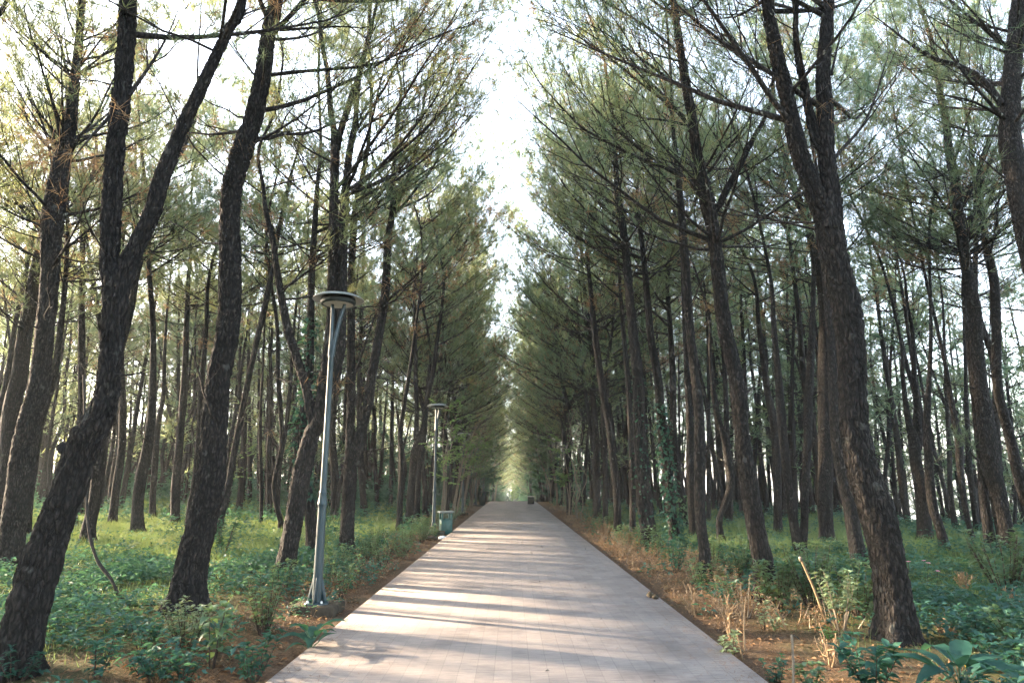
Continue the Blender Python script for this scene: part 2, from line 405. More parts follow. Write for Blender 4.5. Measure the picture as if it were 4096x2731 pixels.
def grow(start, d, L, K, rg, curve=.3, wobble=.12):
    """N shoots: start (N,3), unit d (N,3), length L (N,), bending upwards by CURVE"""
    n = len(start)
    P = np.empty((n, K, 3)); P[:, 0] = start
    dd = d.copy()
    wv = rg.normal(size=(n, 3)) * wobble
    for k in range(1, K):
        P[:, k] = P[:, k - 1] + dd * (L / (K - 1))[:, None]
        dd = nrm(dd + np.array([0, 0, 1.]) * (curve / (K - 1)) + wv * math.sin(k * 2.2) + rg.normal(size=(n, 3)) * wobble * .35)
    return P

def lerp_path(P, i, t):
    K = P.shape[1]
    x = np.clip(t, 0, .9999) * (K - 1); k = x.astype(int); f = (x - k)[:, None]
    a, b = P[i, k], P[i, k + 1]
    return a + (b - a) * f, nrm(b - a)

def crown(rg, stems, zc, H, n, Lmax, nw, nlen, dens, fine=True, limbs=(), low=9, lowz=1.8, nest=4, spread=1.0, reach=None, sub=4, prof=(.72, 1.0, .75, .28), dryness=.10):
    """branchwork, live needles and dry needles for the stems ((P, R) lists); limbs: explicit (P, r0) branches"""
    wood, leaf, dead = Geo(), Geo(), Geo()
    pts = np.concatenate([p[1:] for p, _ in stems]); rad = np.concatenate([r[1:] for _, r in stems])
    ok = np.nonzero(pts[:, 2] > zc)[0]
    if len(ok) < 2: ok = np.arange(len(pts) - 4, len(pts))
    # whorled primaries
    wz = np.sort(pts[rg.choice(ok, max(4, n // 4)), 2])
    pick = []
    for z in np.repeat(wz, 4)[:n]:
        c = ok[np.argsort(np.abs(pts[ok, 2] - z - rg.normal() * .12))[:3]]
        pick.append(rg.choice(c))
    pick = np.array(pick)
    n = len(pick)
    base, r0 = pts[pick], rad[pick]
    u = np.clip((base[:, 2] - zc) / (H - zc), 0, 1)
    az = np.arange(n) * 2.399 + rg.normal(size=n) * .5
    el = R(1) * (14 + 44 * u + rg.normal(size=n) * 9)
    L = Lmax * np.interp(u, [0, .2, .6, 1], prof) * rg.uniform(.65, 1.15, n)
    if reach is not None:                                            # limbs drawn to the light over the path
        m = min(reach[2], n); q = rg.choice(n, m, False)
        az[q] = reach[0] + rg.normal(size=m) * .5; L[q] = reach[1] * rg.uniform(.6, 1.12, m) * np.interp(u[q], [0, .3, 1], [.85, 1, .7]); el[q] = R(1) * rg.uniform(14, 44, m)
    d = np.stack([np.cos(el) * np.cos(az), np.cos(el) * np.sin(az), np.sin(el)], -1)
    KP = 9
    P = grow(base, d, L, KP, rg, curve=.55, wobble=.10)
    r0 = np.clip(r0 * .38, .007, .030) * np.clip(L / 2.4, .5, 1.3)
    if len(limbs):
        LP = np.stack([spline(p, KP) for p, _ in limbs]); LR = np.array([r for _, r in limbs])
        P = np.concatenate([P, LP]); r0 = np.concatenate([r0, LR]); u = np.concatenate([u, np.full(len(limbs), .45)])
        L = np.concatenate([L, np.linalg.norm(np.diff(LP, axis=1), axis=2).sum(1)])
    taper = (1 - .86 * np.linspace(0, 1, KP))
    tubes(wood, P, r0[:, None] * taper, 5 if fine else 4)
    # secondaries
    ns = np.clip((L * 3.9).astype(int), 4, 22)
    i = np.repeat(np.arange(len(P)), ns)
    k = np.concatenate([np.arange(m) for m in ns]); m = ns[i]
    t = .16 + .82 * (k + rg.uniform(.1, .9, len(i))) / m
    sp, tg = lerp_path(P, i, t)
    side = nrm(np.cross(tg, np.array([0, 0, 1.]))) * np.where(k % 2, 1, -1)[:, None]
    d2 = nrm(tg * .8 + side * rg.uniform(.45, .85, len(i))[:, None] + np.array([0, 0, 1.]) * rg.normal(.16, .2, len(i))[:, None])
    L2 = (np.clip(L[i], .6, 3.4) * .40 * (1.1 - .72 * t) + .14) * rg.uniform(.7, 1.25, len(i))
    S = grow(sp, d2, L2, 5, rg, curve=.5, wobble=.16)
    rs = np.clip(r0[i] * (1 - .86 * t) * .62, .0028, .011)
    tubes(wood, S, rs[:, None] * np.array([1, .84, .66, .48, .3]), 3, False)
    dry = (rg.random(len(P)) < dryness * (1 - u) ** 1.5 + .03)
    # twigs
    nt_ = 4
    j = np.repeat(np.arange(len(S)), nt_); kk = np.tile(np.arange(nt_), len(S))
    tt = .25 + .72 * (kk + rg.uniform(0, .9, len(j))) / nt_
    tp, tg2 = lerp_path(S, j, tt)
    d3 = nrm(tg2 * .85 + rg.normal(size=(len(j), 3)) * .42 + np.array([0, 0, .16]))
    L3 = np.clip(L2[j] * .42, .12, .42) * rg.uniform(.7, 1.3, len(j))
    W = grow(tp, d3, L3, 3, rg, curve=.35, wobble=.1)
    Wt, jt = (W, j) if fine else (W[::2], j[::2])
    tubes(wood, Wt, np.clip(rs[jt] * .5, .0016, .004)[:, None] * np.array([1, .8, .5]), 3, False)
    # needles along twigs and at the ends of secondaries
    bare = np.clip(.8 - tt, 0, .6) * .8 + .30 * np.clip(.75 - t[j], 0, 1) + .16 * (1 - u[i[j]])
    cnt = np.where(rg.random(len(j)) < bare, 0, dens)
    isdry = dry[i[j]] | (rg.random(len(j)) < .04)
    for flag, g in ((False, leaf), (True, dead)):
        c = np.where(isdry == flag, cnt if not flag else (cnt * .7).astype(int), 0)
        a = np.repeat(np.arange(len(j)), c)
        if not len(a): continue
        q, tg3 = lerp_path(W, a, 1 - .62 * rg.random(len(a)) ** 1.4)
        dn = nrm(tg3 * .72 + rg.normal(size=(len(a), 3)) * .58 * spread + np.array([0, 0, .10 if not flag else -.55]))
        blades(g, q, dn, rg.uniform(.7, 1.2, len(a)) * nlen, np.full(len(a), nw), rg)
    # short dry limbs under the crown
    if low:
        c = np.nonzero((pts[:, 2] > lowz) & (pts[:, 2] < zc + 1.5))[0]
        if len(c):
            b = rg.choice(c, low); azl = rg.random(low) * 6.28
            ell = rg.normal(.35, .25, low)
            dl = np.stack([np.cos(ell) * np.cos(azl), np.cos(ell) * np.sin(azl), np.sin(ell)], -1)
            Ll = rg.uniform(.3, 1.7, low) * np.clip(rad[b] / .09, .6, 1.3)
            B = grow(pts[b], dl, Ll, 6, rg, curve=.35, wobble=.2)
            tubes(wood, B, np.clip(rad[b] * .16, .006, .017)[:, None] * np.linspace(1, .3, 6), 4)
            ii = np.repeat(np.arange(low), sub)
            s2, t2 = lerp_path(B, ii, rg.uniform(.35, .98, len(ii)))
            D2 = nrm(t2 + rg.normal(size=(len(ii), 3)) * .6)
            tubes(wood, grow(s2, D2, Ll[ii] * .4, 4, rg, .3, .2), np.full((len(ii), 1), .005) * np.linspace(1, .35, 4), 3, False)
    # clumps of fallen dry needles caught where branches leave the stem
    for _ in range(nest):
        c = pts[rg.choice(ok)] if rg.random() < .6 else pts[rg.integers(len(pts) // 3, len(pts))]
        mm = int(90 * np.clip(.012 / nw, .4, 1))
        q = c + rg.normal(size=(mm, 3)) * np.array([.13, .13, .07])
        blades(dead, q, nrm(rg.normal(size=(mm, 3)) + np.array([0, 0, -.9])), rg.uniform(.12, .3, mm), np.full(mm, nw * .9), rg)
    return wood, leaf, dead

def pine_parts(root, stems, rg, sides=12, rough=0.0, bark='bark', **kw):
    g = Geo()
    for k, (P, Rd) in enumerate(stems):
        stem_surface(g, P, Rd, sides, rg, rough if k == 0 or rough < .012 else rough * .6)
    for kx, ky, kz, kr in kw.pop('knobs', ()):                      # sawn branch stubs
        tubes(g, spline(np.array([[kx + .16, ky + .05, kz - .10], [kx + .06, ky, kz - .02], [kx + .01, ky - .01, kz + .02], [kx - .015, ky - .01, kz + .035]]), 8), kr * np.array([1.5, 1.35, 1.2, 1.1, 1.04, 1.0, .97, .8]), 14)
    g.obj('trunk', M[bark], root, True)
    wood, leaf, dead = crown(rg, stems, **kw)
    wood.obj('branchwork', M['bark_fine'], root, True)
    leaf.obj('foliage', M['needle'], root)
    if dead.n: dead.obj('dry_foliage', M['dead_needle'], root)

PINES = {}
TRACED = []                                                        # (azimuth in photo px at eye height, short name, distance)

def parse(s):
    return [tuple(float(q) for q in p.split(',')) for p in s.split()]

def pine(label, short, stems, H=15.5, zc=None, base=None, lean=None, hero=0, limbs=(), knobs=(), n=None, Lmax=None, keep=False, cat='pine tree', group=None, low=None):
    rg = np.random.default_rng(abs(hash_str(label)) % 2 ** 31)
    S = [parse(s) for s in stems]
    bx, by = (S[0][0][0], S[0][0][1]) if base is None else base
    g0 = ground_point(bx, by)
    Y0 = g0[1]
    dy = rg.uniform(-.05, .05) if lean is None else lean
    root_p = np.array([g0[0], g0[1], float(gz(g0[0], g0[1]))])
    def place(px, py, yy=None):
        d = ray(px, py); t = ((Y0 + dy * EYE) / (d[1] - dy * d[2])) if yy is None else yy / d[1]
        return np.array([d[0] * t, d[1] * t, EYE + d[2] * t]), t
    out = []
    for k, st in enumerate(S):
        pts = []
        for px, py, w in st:
            p, t = place(px, py); pts.append([*p, w / F * t * .5])
        pts = np.array(pts)
        if k == 0:
            pts[0, 2] = min(pts[0, 2], root_p[2])
        last, prev = pts[-1], pts[-2]
        if last[2] < H - .6 and not (k and keep):
            Hk = H if k == 0 else min(H, last[2] + rg.uniform(2.5, 5))
            dirn = nrm((last - prev)[:3]); dirn = nrm(dirn * .5 + np.array([rg.normal() * .1, rg.normal() * .1, 1.0]))
            ext = []
            gap = Hk - last[2]
            for f in (.25, .5, .75, 1.0):
                dirn = nrm(dirn + rg.normal(size=3) * np.array([.14, .14, .02]))
                b = (ext[-1] if ext else last)
                ext.append(np.array([*(b[:3] + dirn * gap * .25 / max(dirn[2], .5)), max(last[3] * (1 - f) + .012 * f, .012)]))
            pts = np.vstack([pts, ext])
        nn_ = int(np.clip((pts[-1, 2] - pts[0, 2]) * (26 if hero else 5), 12, 330))
        c = spline(pts, nn_)
        rd = np.maximum(c[:, 3], .010)
        P = c[:, :3] - root_p
        if k == 0:
            h = P[:, 2]
            rd = rd * (1 + .38 * np.exp(-np.clip(h, 0, 9) / .16))
            down = P[0] - np.array([0, 0, .35]); P = np.vstack([down, P]); rd = np.concatenate([[rd[0] * 1.12], rd])
        out.append((P, rd))
    LB = []
    for lb in limbs:
        q = parse(lb[0]); off = np.linspace(0, lb[1], len(q))
        pp = [place(a, b, Y0 + dy * 6 + o)[0] - root_p for (a, b), o in zip(q, off)]
        LB.append((np.array(pp), lb[2]))
    dist = Y0
    nw = float(np.clip(.00085 * dist, .0065, .026))
    dens = int(np.clip(22 * (.008 / nw) ** .45, 11, 24) * (1.0 if g0[0] < 0 else .74))
    zc = H * .42 if zc is None else zc * .92
    root = thing('pine_tree', root_p, label, cat, group)
    kn = []
    for kx, ky, kr in knobs:
        p, t = place(kx, ky); p[1] -= .05; kn.append((*(p - root_p), kr))
    pine_parts(root, out, rg, sides=(56 if hero == 2 else 36 if hero else 12), rough=(.030 if hero == 2 else .021 if hero else 0.0),
               bark='bark', knobs=kn, zc=zc - root_p[2], H=H - root_p[2], n=int((n or 30) * 1.3), Lmax=Lmax or 3.2,
               reach=(0.0 if g0[0] < 0 else math.pi, float(np.clip(abs(g0[0]) * 1.15, 2.8, 6.2)), 14 if g0[0] < 0 else 9) if abs(g0[0]) < 8 else None,
               nw=nw, nlen=.26 if dist < 16 else .28, dens=dens, fine=dist < 26, limbs=LB, low=10 if low is None else low, nest=4)
    # azimuth at eye height
    P = out[0][0]; z = np.interp(1.5, P[:, 2], np.arange(len(P))); i = int(z); q = P[i] + root_p
    TRACED.append((2048 + F * q[0] / q[1], short, dist, q[0], q[1]))
    PINES[short] = (root_p, out)
    return root

def hash_str(s):
    h = 2166136261
    for c in s: h = ((h ^ ord(c)) * 16777619) & 0xffffffff
    return h


# ---- the pines that can be told apart, west of the path
pine('stout pine leaning steeply over bare soil, sawn stubs on its bark, forked high up', 'stubbed leaning pine',
     ['60,2695,138 65,2671,135 109,2454,140 170,2236,138 212,2112,120 272,1959,118 320,1806,114 380,1704,104 421,1602,88 440,1500,78 456,1305,78 464,1131,88 441,1044,66 448,783,60 470,522,58 496,261,56 511,87,52 513,0,48',
      '470,1150,70 505,1080,62 540,1001,56 609,853,55 644,722,54 696,592,48 748,470,44 801,357,42 870,209,36 922,104,33 966,17,30'],
     H=15, zc=6.2, hero=2, lean=.0, knobs=((318,1735,.055), (262,1800,.05)), n=34, low=5,
     limbs=(('515,385 575,300 640,200 690,100 720,20', .5, .022), ('445,460 390,520 340,575 290,640', -.4, .020), ('922,110 985,55 1050,35 1130,10', .3, .016)))
pine('stout pine curving up beside the tall lamp, two long level limbs reaching over the path', 'curved pine',
     ['740,2462,128 767,2265,115 804,2112,104 838,1959,100 852,1806,92 863,1653,87 875,1500,82 911,1305,80 922,1044,78 920,870,72 931,740,75 968,609,76 1014,479,68 1049,305,56 1073,130,50 1105,0,45'],
     H=15, zc=6.4, hero=2, lean=.0, n=32, low=5,
     limbs=(('1083,300 1244,283 1418,270 1540,244 1653,187 1783,130 1900,95', .3, .030), ('1117,122 1252,113 1366,106 1450,113 1540,90', .4, .024),
            ('1040,330 985,260 940,190 905,110', .5, .02)))
pine('thick dark pine with many upswept limbs behind the stubbed leaning pine', 'thick dark pine',
     ['38,2262,78 54,2112,86 77,1959,87 97,1806,82 128,1653,74 160,1500,68 198,1131,65 212,870,76 238,696,64 276,522,46 296,348,34 315,174,28 325,0,24'],
     H=15, zc=5.6, hero=1, n=38, limbs=(('200,930 150,850 100,740 60,560 10,430', .3, .024), ('215,720 190,560 140,420 80,280 20,110', .4, .026), ('290,590 360,545 430,470 480,410', -.3, .02), ('240,640 205,500 165,340 120,200', .2, .02)))
pine('dark pine half hidden by the thick dark pine, rising close behind it', 'hidden dark pine',
     ['97,2178,40 110,2010,41 133,1857,38 153,1704,36 189,1592,31 217,1500,26 250,1250,20 268,1000,16'])
pine('dark pine with furrowed trunk cut by the edge, standing before thick dark pine', 'edge pine',
     ['-5,2175,66 5,2087,62 31,1908,68 38,1755,70 56,1602,64 77,1500,60 104,1305,52 139,1131,48 190,880,40 225,640,32 240,400,24'], H=13)
pine('pine with flared dark foot just behind the hanging bare vine', 'vine pine',
     ['347,2184,58 357,2102,50 378,2010,46 390,1908,48 398,1806,46 408,1730,42 450,1500,34 520,1250,28 560,1050,22'], H=17.3)
pine('narrow dark pine seen in the crook of the stubbed leaning pine', 'crook pine',
     ['290,2128,32 301,1959,30 316,1806,30 326,1653,28 328,1500,26 326,1305,26 330,1100,22 336,800,16'], H=17.3)
pine('slim dark pine leaning gently, bare stick at its foot, before leafy bank', 'gently leaning pine',
     ['446,2112,33 464,1959,30 485,1806,28 492,1653,27 486,1500,24 482,1200,20 500,900,14'], H=17.3)
pine('sturdy black pine in the yellow lit grass, scarred bark at mid height', 'scarred pine',
     ['548,2142,50 551,2010,43 566,1908,41 587,1806,38 606,1653,31 612,1500,26 612,1305,22 598,1100,18'], H=17.3)
pine('slim pine forking low, beside the scarred pine in lit grass', 'low fork pine',
     ['610,2080,23 613,1959,23 623,1806,24 631,1704,23 651,1602,17 656,1500,14 660,1380,12 668,1250,9'], H=17.3)
pine('black pine with one short snag to its west, in yellow lit grass', 'snag pine',
     ['700,2105,33 702,1985,34 710,1857,32 722,1730,30 730,1602,25 739,1500,23 746,1305,20 755,1100,16 770,900,10'],
     limbs=(('703,1775 688,1745 676,1704', 0, .03),), H=17.3)
pine('greyish pine further back with a wide low fork by the snag pine', 'wide fork pine',
     ['738,2016,22 740,1908,28 757,1806,24 765,1704,18 776,1653,16 779,1500,13 790,1300,10'], H=17.3)
pine('pine pressed close beside the curved pine on its shaded side', 'close pine',
     ['753,2125,28 765,2010,27 775,1959,26 796,1755,25 805,1551,22 810,1500,19 825,1305,16 838,1100,12'], H=17.3)
pine('straight pine mostly hidden behind the curved pine', 'shadow pine',
     ['884,2127,22 881,1959,25 885,1700,22 893,1450,19 900,1200,14'])
pine('pine with a kinked foot and two upright forks before pale woodland', 'kinked foot pine',
     ['952,2054,25 965,1959,26 971,1857,26 975,1755,23 980,1690,20 982,1620,15 990,1525,13 993,1450,11 1000,1300,8', '962,1740,17 957,1653,13 957,1551,15 957,1500,9 962,1400,8'], H=17.3)
pine('very thin straight pine standing alone in the lit grass', 'thin straight pine',
     ['1043,2107,13 1046,1959,15 1041,1755,13 1044,1602,11 1050,1500,10 1058,1300,8 1066,1100,6'], n=18, Lmax=1.8)
pine('pine splitting into a broad V at head height amid orange dry needles', 'broad V pine',
     ['1110,2081,26 1108,1985,25 1115,1857,26 1125,1796,24 1141,1730,16 1153,1628,18 1164,1500,14 1172,1350,11', '1118,1810,14 1110,1790,11 1085,1730,8 1080,1653,6 1078,1560,5', '1128,1770,12 1150,1725,9 1170,1660,8 1190,1600,6'], keep=True, H=17.3)
pine('thick rough pine leaning behind the tall lamp, forked high above it', 'lamp pine',
     ['1135,2312,76 1148,2236,71 1179,2062,72 1209,1888,72 1248,1731,60 1267,1704,58 1285,1602,44 1300,1500,40 1328,1305,42 1331,1044,36 1336,783,34 1341,609,33 1336,522,24 1322,435,20 1309,287,16 1287,174,13 1270,43,11',
      '1255,1700,32 1222,1540,32 1180,1410,32 1148,1305,30 1113,1114,24 1090,960,20 1065,853,18 1052,740,12 1035,600,9',
      '1341,620,26 1360,530,24 1409,383,24 1435,305,22 1461,200,17 1480,100,12',
      '1300,1590,34 1330,1520,36 1358,1420,36 1365,1305,36 1370,1044,35 1376,870,36 1385,740,32 1398,609,26 1420,500,22 1428,392,18 1440,300,14'],
     H=15, zc=5.2, hero=1, n=40, limbs=(('1404,818 1505,757 1609,705 1740,600 1827,522 1914,426 1990,330', .9, .030), ('1374,783 1522,731 1661,644 1748,583', .5, .024), ('1435,531 1487,487 1600,435 1687,374 1740,305', .7, .024), ('1400,600 1440,470 1530,330 1600,260 1690,190', -.5, .020), ('1428,392 1560,280 1720,170 1880,90 2030,40', .8, .024), ('1390,690 1500,600 1650,480 1800,370 1900,260', .2, .022), ('1322,560 1244,520 1165,455 1105,392 1060,300', .4, .022), ('1330,650 1220,590 1130,500 1070,400', -.5, .022), ('1320,800 1250,720 1180,600 1120,520 1080,440', -.2, .02)))
pine('ivy clad pine standing behind the thick pine beside the tall lamp', 'ivy clad pine',
     ['1250,2228,46 1245,2100,48 1230,1980,45 1196,1800,42 1205,1713,40 1227,1583,34 1240,1452,32 1242,1300,28 1248,1088,26 1261,870,22 1270,740,18 1283,560,12'], n=28)
pine('plain dark pine seen low behind the lamp pole, orange light at its foot', 'pole pine',
     ['1338,2066,30 1342,1960,34 1335,1857,32 1330,1755,28 1333,1653,25 1343,1576,23 1350,1500,21 1358,1305,17 1365,1150,13'])
pine('twin stemmed pine beside the lamp, one stem straight, one leaning to the path', 'twin stem pine',
     ['1386,2212,54 1391,2061,50 1399,1934,52 1403,1850,44 1402,1704,34 1404,1602,31 1404,1500,30 1405,1305,29 1405,1131,27 1418,870,23 1452,696,18 1475,560,13',
      '1405,1860,46 1430,1781,42 1455,1679,38 1475,1602,37 1488,1500,34 1522,1305,33 1544,1131,33 1553,957,28 1570,844,24 1574,696,17 1592,479,13 1605,350,9',
      '1568,850,18 1590,800,18 1618,750,17 1655,640,13 1680,520,9'],
     H=15, zc=6.2, n=36, hero=1, limbs=(('1535,1150 1580,1100 1640,1060 1720,980 1790,900', -.6, .02), ('1590,480 1700,330 1830,200 1960,110 2060,60', -.8, .024), ('1600,380 1720,250 1850,120 1980,30 2060,-40', -.2, .02), ('1575,690 1680,560 1790,440 1890,330', -.3, .02),))
pine('straight mid sized pine close behind the twin stemmed pine', 'straight mid pine',
     ['1455,2068,27 1450,1959,25 1442,1857,24 1437,1704,21 1437,1551,20 1439,1450,18 1445,1250,14 1455,1000,10'])
pine('slender pine wearing an orange patch and yellow leaves at its middle', 'orange patch pine',
     ['1509,2040,18 1506,1959,18 1501,1857,15 1498,1755,14 1502,1704,14 1491,1602,11 1493,1500,10 1500,1300,8'])
pine('greyer slender pine just past the orange patch pine', 'greyer slender pine',
     ['1524,1998,14 1527,1908,15 1524,1755,15 1521,1602,11 1521,1450,10 1528,1250,8'])
pine('plumb straight slender pine rising from glowing yellow grass', 'plumb pine',
     ['1562,2031,16 1565,1908,18 1567,1755,16 1570,1602,13 1572,1500,11 1578,1300,9'])
pine('pine with dark knotted collar and a lit slanting upper stem', 'collared pine',
     ['1598,2116,23 1600,2010,25 1608,1883,26 1606,1800,22 1600,1730,18 1612,1653,17 1623,1576,16 1634,1510,15 1650,1400,13 1670,1250,11 1690,1050,9'], limbs=(('1690,1060 1760,930 1840,820 1920,720', .3, .02),))
pine('pine with bulging wound low down, splitting into two stems beside second lamp', 'bulging pine',
     ['1636,2096,31 1641,2010,31 1649,1908,29 1659,1806,30 1678,1755,27 1695,1704,23 1705,1628,22 1718,1551,20 1731,1500,19 1750,1350,15 1775,1150,11',
      '1665,1760,20 1667,1653,18 1664,1551,18 1662,1450,15 1660,1250,11'])
pine('leaning pine tucked behind the bulging pine near second lamp', 'tucked pine',
     ['1667,2086,26 1669,1985,26 1675,1883,23 1690,1755,18 1705,1600,15 1720,1400,11'])
pine('pine glowing orange on one side, close before the second lamp', 'glowing pine',
     ['1718,2058,24 1726,1959,26 1736,1857,23 1744,1755,16 1746,1653,14 1748,1500,12 1755,1300,9'])

# ---- and those east of the path
pine('big rough pine leaning inward, cleft into two stout stems, sunlit foot', 'big cleft pine',
     ['3592,2562,138 3590,2540,135 3579,2410,130 3553,2236,126 3515,2080,131 3479,1975,128 3450,1888,118 3418,1713,100 3411,1539,95 3401,1365,95 3383,1219,103 3340,1044,92 3318,914,94 3300,860,76 3244,740,62 3196,609,58 3170,505,54 3144,374,50 3113,244,47 3087,113,43 3070,0,39',
      '3320,930,80 3330,850,70 3327,783,66 3305,609,62 3300,435,58 3292,305,52 3300,174,45 3309,43,40 3312,0,38',
      '3296,600,34 3265,560,32 3239,453,28 3218,348,26 3196,244,22 3183,130,16'],
     H=13.5, zc=5.8, hero=2, lean=.0, n=32, low=4, limbs=(('3335,635 3387,575 3457,496 3500,392 3527,305 3560,200', .4, .026), ('3325,300 3345,210 3370,100 3380,20', .3, .018)))
pine('rough pine beside the big cleft pine, lit along its bark, long limbs over path', 'lit bark pine',
     ['3063,2404,68 3054,2265,74 3032,2163,67 3006,2010,64 2991,1908,61 2978,1806,56 2965,1704,56 2955,1602,58 2942,1500,57 2899,1305,57 2872,1088,52 2851,914,50 2829,809,56 2807,696,40 2785,592,36 2764,453,33 2746,348,31 2725,218,28 2707,104,25 2690,0,22',
      '2840,850,26 2873,827,24 2907,757,24 2960,661,22 3012,557,18 3060,470,13 3085,380,9'],
     H=14, zc=5.4, hero=1, n=34, low=8,
     limbs=(('2829,818 2733,705 2611,653 2498,609 2385,540 2298,496 2237,418 2150,322 2094,226', -.9, .036), ('2746,487 2672,400 2577,305 2490,191 2429,96 2376,20', -.6, .032),
            ('2725,348 2646,296 2542,218 2472,165 2385,113 2310,75', -.8, .030), ('2725,220 2590,110 2440,20 2300,-60 2150,-120', .2, .026), ('2740,470 2560,330 2380,190 2220,100 2080,60', .3, .028), ('2745,500 2650,480 2560,470 2470,430 2390,380', -.7, .024), ('2735,250 2640,225 2570,205 2500,200', -.3, .02)))
pine('crooked pine with short roots near dry stalks, between path edge and lit bark pine', 'crooked pine',
     ['2812,2328,46 2820,2214,44 2805,2112,41 2797,1985,41 2797,1857,43 2797,1704,41 2792,1602,38 2779,1500,34 2759,1305,37 2746,1131,36 2733,957,34 2720,783,26 2707,653,22 2694,522,16 2681,261,10'],
     H=14.5, zc=6, n=34, low=10, limbs=(('2560,880 2480,830 2385,765 2300,705 2240,640', -.5, .02), ('2715,770 2640,690 2560,640 2480,600 2400,560', -.8, .022), ('2690,450 2560,300 2420,180 2280,90 2150,40', -.5, .024)))
pine('thin tilted pine draped in twisting vines beside the path edge', 'vine draped pine',
     ['2300,2043,20 2283,1908,20 2270,1755,19 2260,1602,17 2245,1500,15 2232,1350,12 2225,1200,8'], H=13)
pine('thin pine just behind the vine draped pine, leaning the same way', 'pine behind vines',
     ['2396,2062,20 2378,1908,19 2368,1755,18 2345,1602,16 2330,1500,15 2318,1350,12 2308,1200,9'], H=13)
pine('stout dark pine with deep furrows, ivy pine at its side', 'furrowed pine',
     ['2608,2194,70 2584,2061,61 2571,1959,52 2566,1857,49 2561,1755,46 2556,1628,44 2551,1500,42 2529,1305,36 2507,1044,31 2485,870,28 2472,783,24 2462,650,16 2455,500,12'],
     H=16, zc=6.5, n=36, hero=1, low=8, limbs=(('2464,897 2385,835 2298,775 2246,722 2200,660', -.6, .026), ('2472,1044 2342,975 2237,870 2180,810', -.6, .022), ('2480,880 2420,790 2400,650 2380,560', .3, .02), ('2460,640 2380,480 2280,320 2190,180 2120,100', -.6, .022), ('2472,783 2380,640 2290,520 2200,430 2130,380', .2, .02)))
pine('ivy covered pine with slanted foot beside the stout furrowed pine', 'ivy pine',
     ['2705,2182,44 2686,2061,38 2670,1908,41 2653,1755,40 2640,1628,37 2630,1500,34 2605,1365,29 2592,1220,26 2575,1044,22 2560,900,17 2548,760,11'], H=16)
pine('slightly slanting pine by the verge, first before the furrowed pine', 'slanting verge pine',
     ['2471,2140,32 2469,2010,31 2461,1908,33 2448,1806,31 2436,1704,30 2418,1602,29 2402,1500,27 2376,1305,24 2362,1150,18 2352,1000,12'], H=15, limbs=(('2360,1100 2300,950 2240,820 2180,720 2120,640', .3, .02),))
pine('straight pine squeezed between the slanting verge pine and the furrowed pine', 'squeezed pine',
     ['2530,2134,23 2530,2010,25 2530,1908,25 2525,1755,25 2517,1602,23 2510,1500,21 2490,1280,17 2478,1100,12'])
pine('pine with an orange lit flank just past the ivy pine', 'orange flank pine',
     ['2737,2124,31 2729,2010,31 2716,1908,30 2701,1806,28 2693,1704,26 2691,1500,24 2680,1300,20 2672,1100,15'], n=30)
pine('dark pine close behind the crooked pine towards the path', 'dark neighbour pine',
     ['2774,2147,29 2766,2010,33 2761,1857,33 2759,1704,28 2754,1602,24 2748,1500,21 2738,1300,17 2728,1080,12'])
pine('slim dark pine just past the crooked pine', 'slim dark pine',
     ['2833,2094,18 2835,1959,18 2834,1755,17 2835,1602,13 2833,1500,12 2828,1300,9'])
pine('wavy S shaped pine with white glare behind it', 'wavy pine',
     ['2886,2165,26 2876,2087,27 2902,2010,26 2924,1934,30 2914,1857,31 2899,1755,26 2873,1679,25 2858,1602,22 2848,1525,16 2840,1400,13 2832,1250,10'])
pine('straight pine directly behind the wavy S shaped pine', 'behind wavy pine',
     ['2914,2106,24 2919,1985,26 2914,1857,24 2907,1704,21 2904,1602,20 2899,1500,18 2890,1300,14'])
pine('upright pine between the lit bark pine and the V shaped pine', 'upright pine',
     ['3113,2142,32 3111,2010,33 3108,1908,33 3101,1755,33 3088,1653,31 3072,1576,26 3060,1500,23 3035,1300,18 3012,1100,13'])
pine('V shaped pine pair joined at the foot, its inner stem leaning away', 'V shaped pine',
     ['3204,2216,46 3175,2087,38 3149,1908,35 3134,1755,33 3123,1628,33 3113,1500,27 3095,1300,20 3080,1100,14',
      '3208,2190,36 3218,2087,31 3220,1959,31 3231,1755,34 3233,1602,32 3241,1500,30 3248,1300,22 3255,1100,15'], n=34)
pine('tall straight dark pine beside the big cleft pine, long curved upper stem', 'tall dark pine',
     ['3310,2177,54 3301,1975,56 3301,1713,52 3296,1496,46 3296,1365,42 3292,1219,38 3279,1088,36 3244,957,32 3226,870,26 3200,810,24 3161,722,20 3126,575,16 3100,450,10'], n=34, H=14.5,
     limbs=(('3226,870 3180,850 3120,800 3060,740', .2, .016),))
pine('dark pine whose foot stands just beside the big cleft pine', 'foot neighbour pine',
     ['3446,2262,60 3422,2163,58 3397,2010,55 3371,1908,50 3348,1755,46 3335,1602,38 3330,1500,36 3325,1365,34 3310,1200,28 3295,1000,22 3285,800,14'])
pine('dark pine with long double fork, on the green bank past big cleft pine', 'double fork pine',
     ['3704,2170,54 3695,2061,51 3685,1959,46 3665,1857,42 3655,1755,40 3637,1704,24 3621,1602,20 3611,1500,16 3600,1350,12',
      '3670,1800,26 3678,1755,26 3667,1602,24 3657,1500,20 3650,1330,14'], n=32)
pine('slim pine leaning on the green bank beside the double fork pine', 'bank pine',
     ['3782,2211,33 3759,2112,32 3734,2036,33 3721,1934,33 3713,1806,29 3708,1653,26 3718,1500,18 3724,1300,13'])
pine('thin pine on the crest of the green bank', 'crest pine',
     ['3823,2122,20 3810,2036,20 3800,1934,19 3797,1806,18 3790,1653,15 3780,1450,11'])
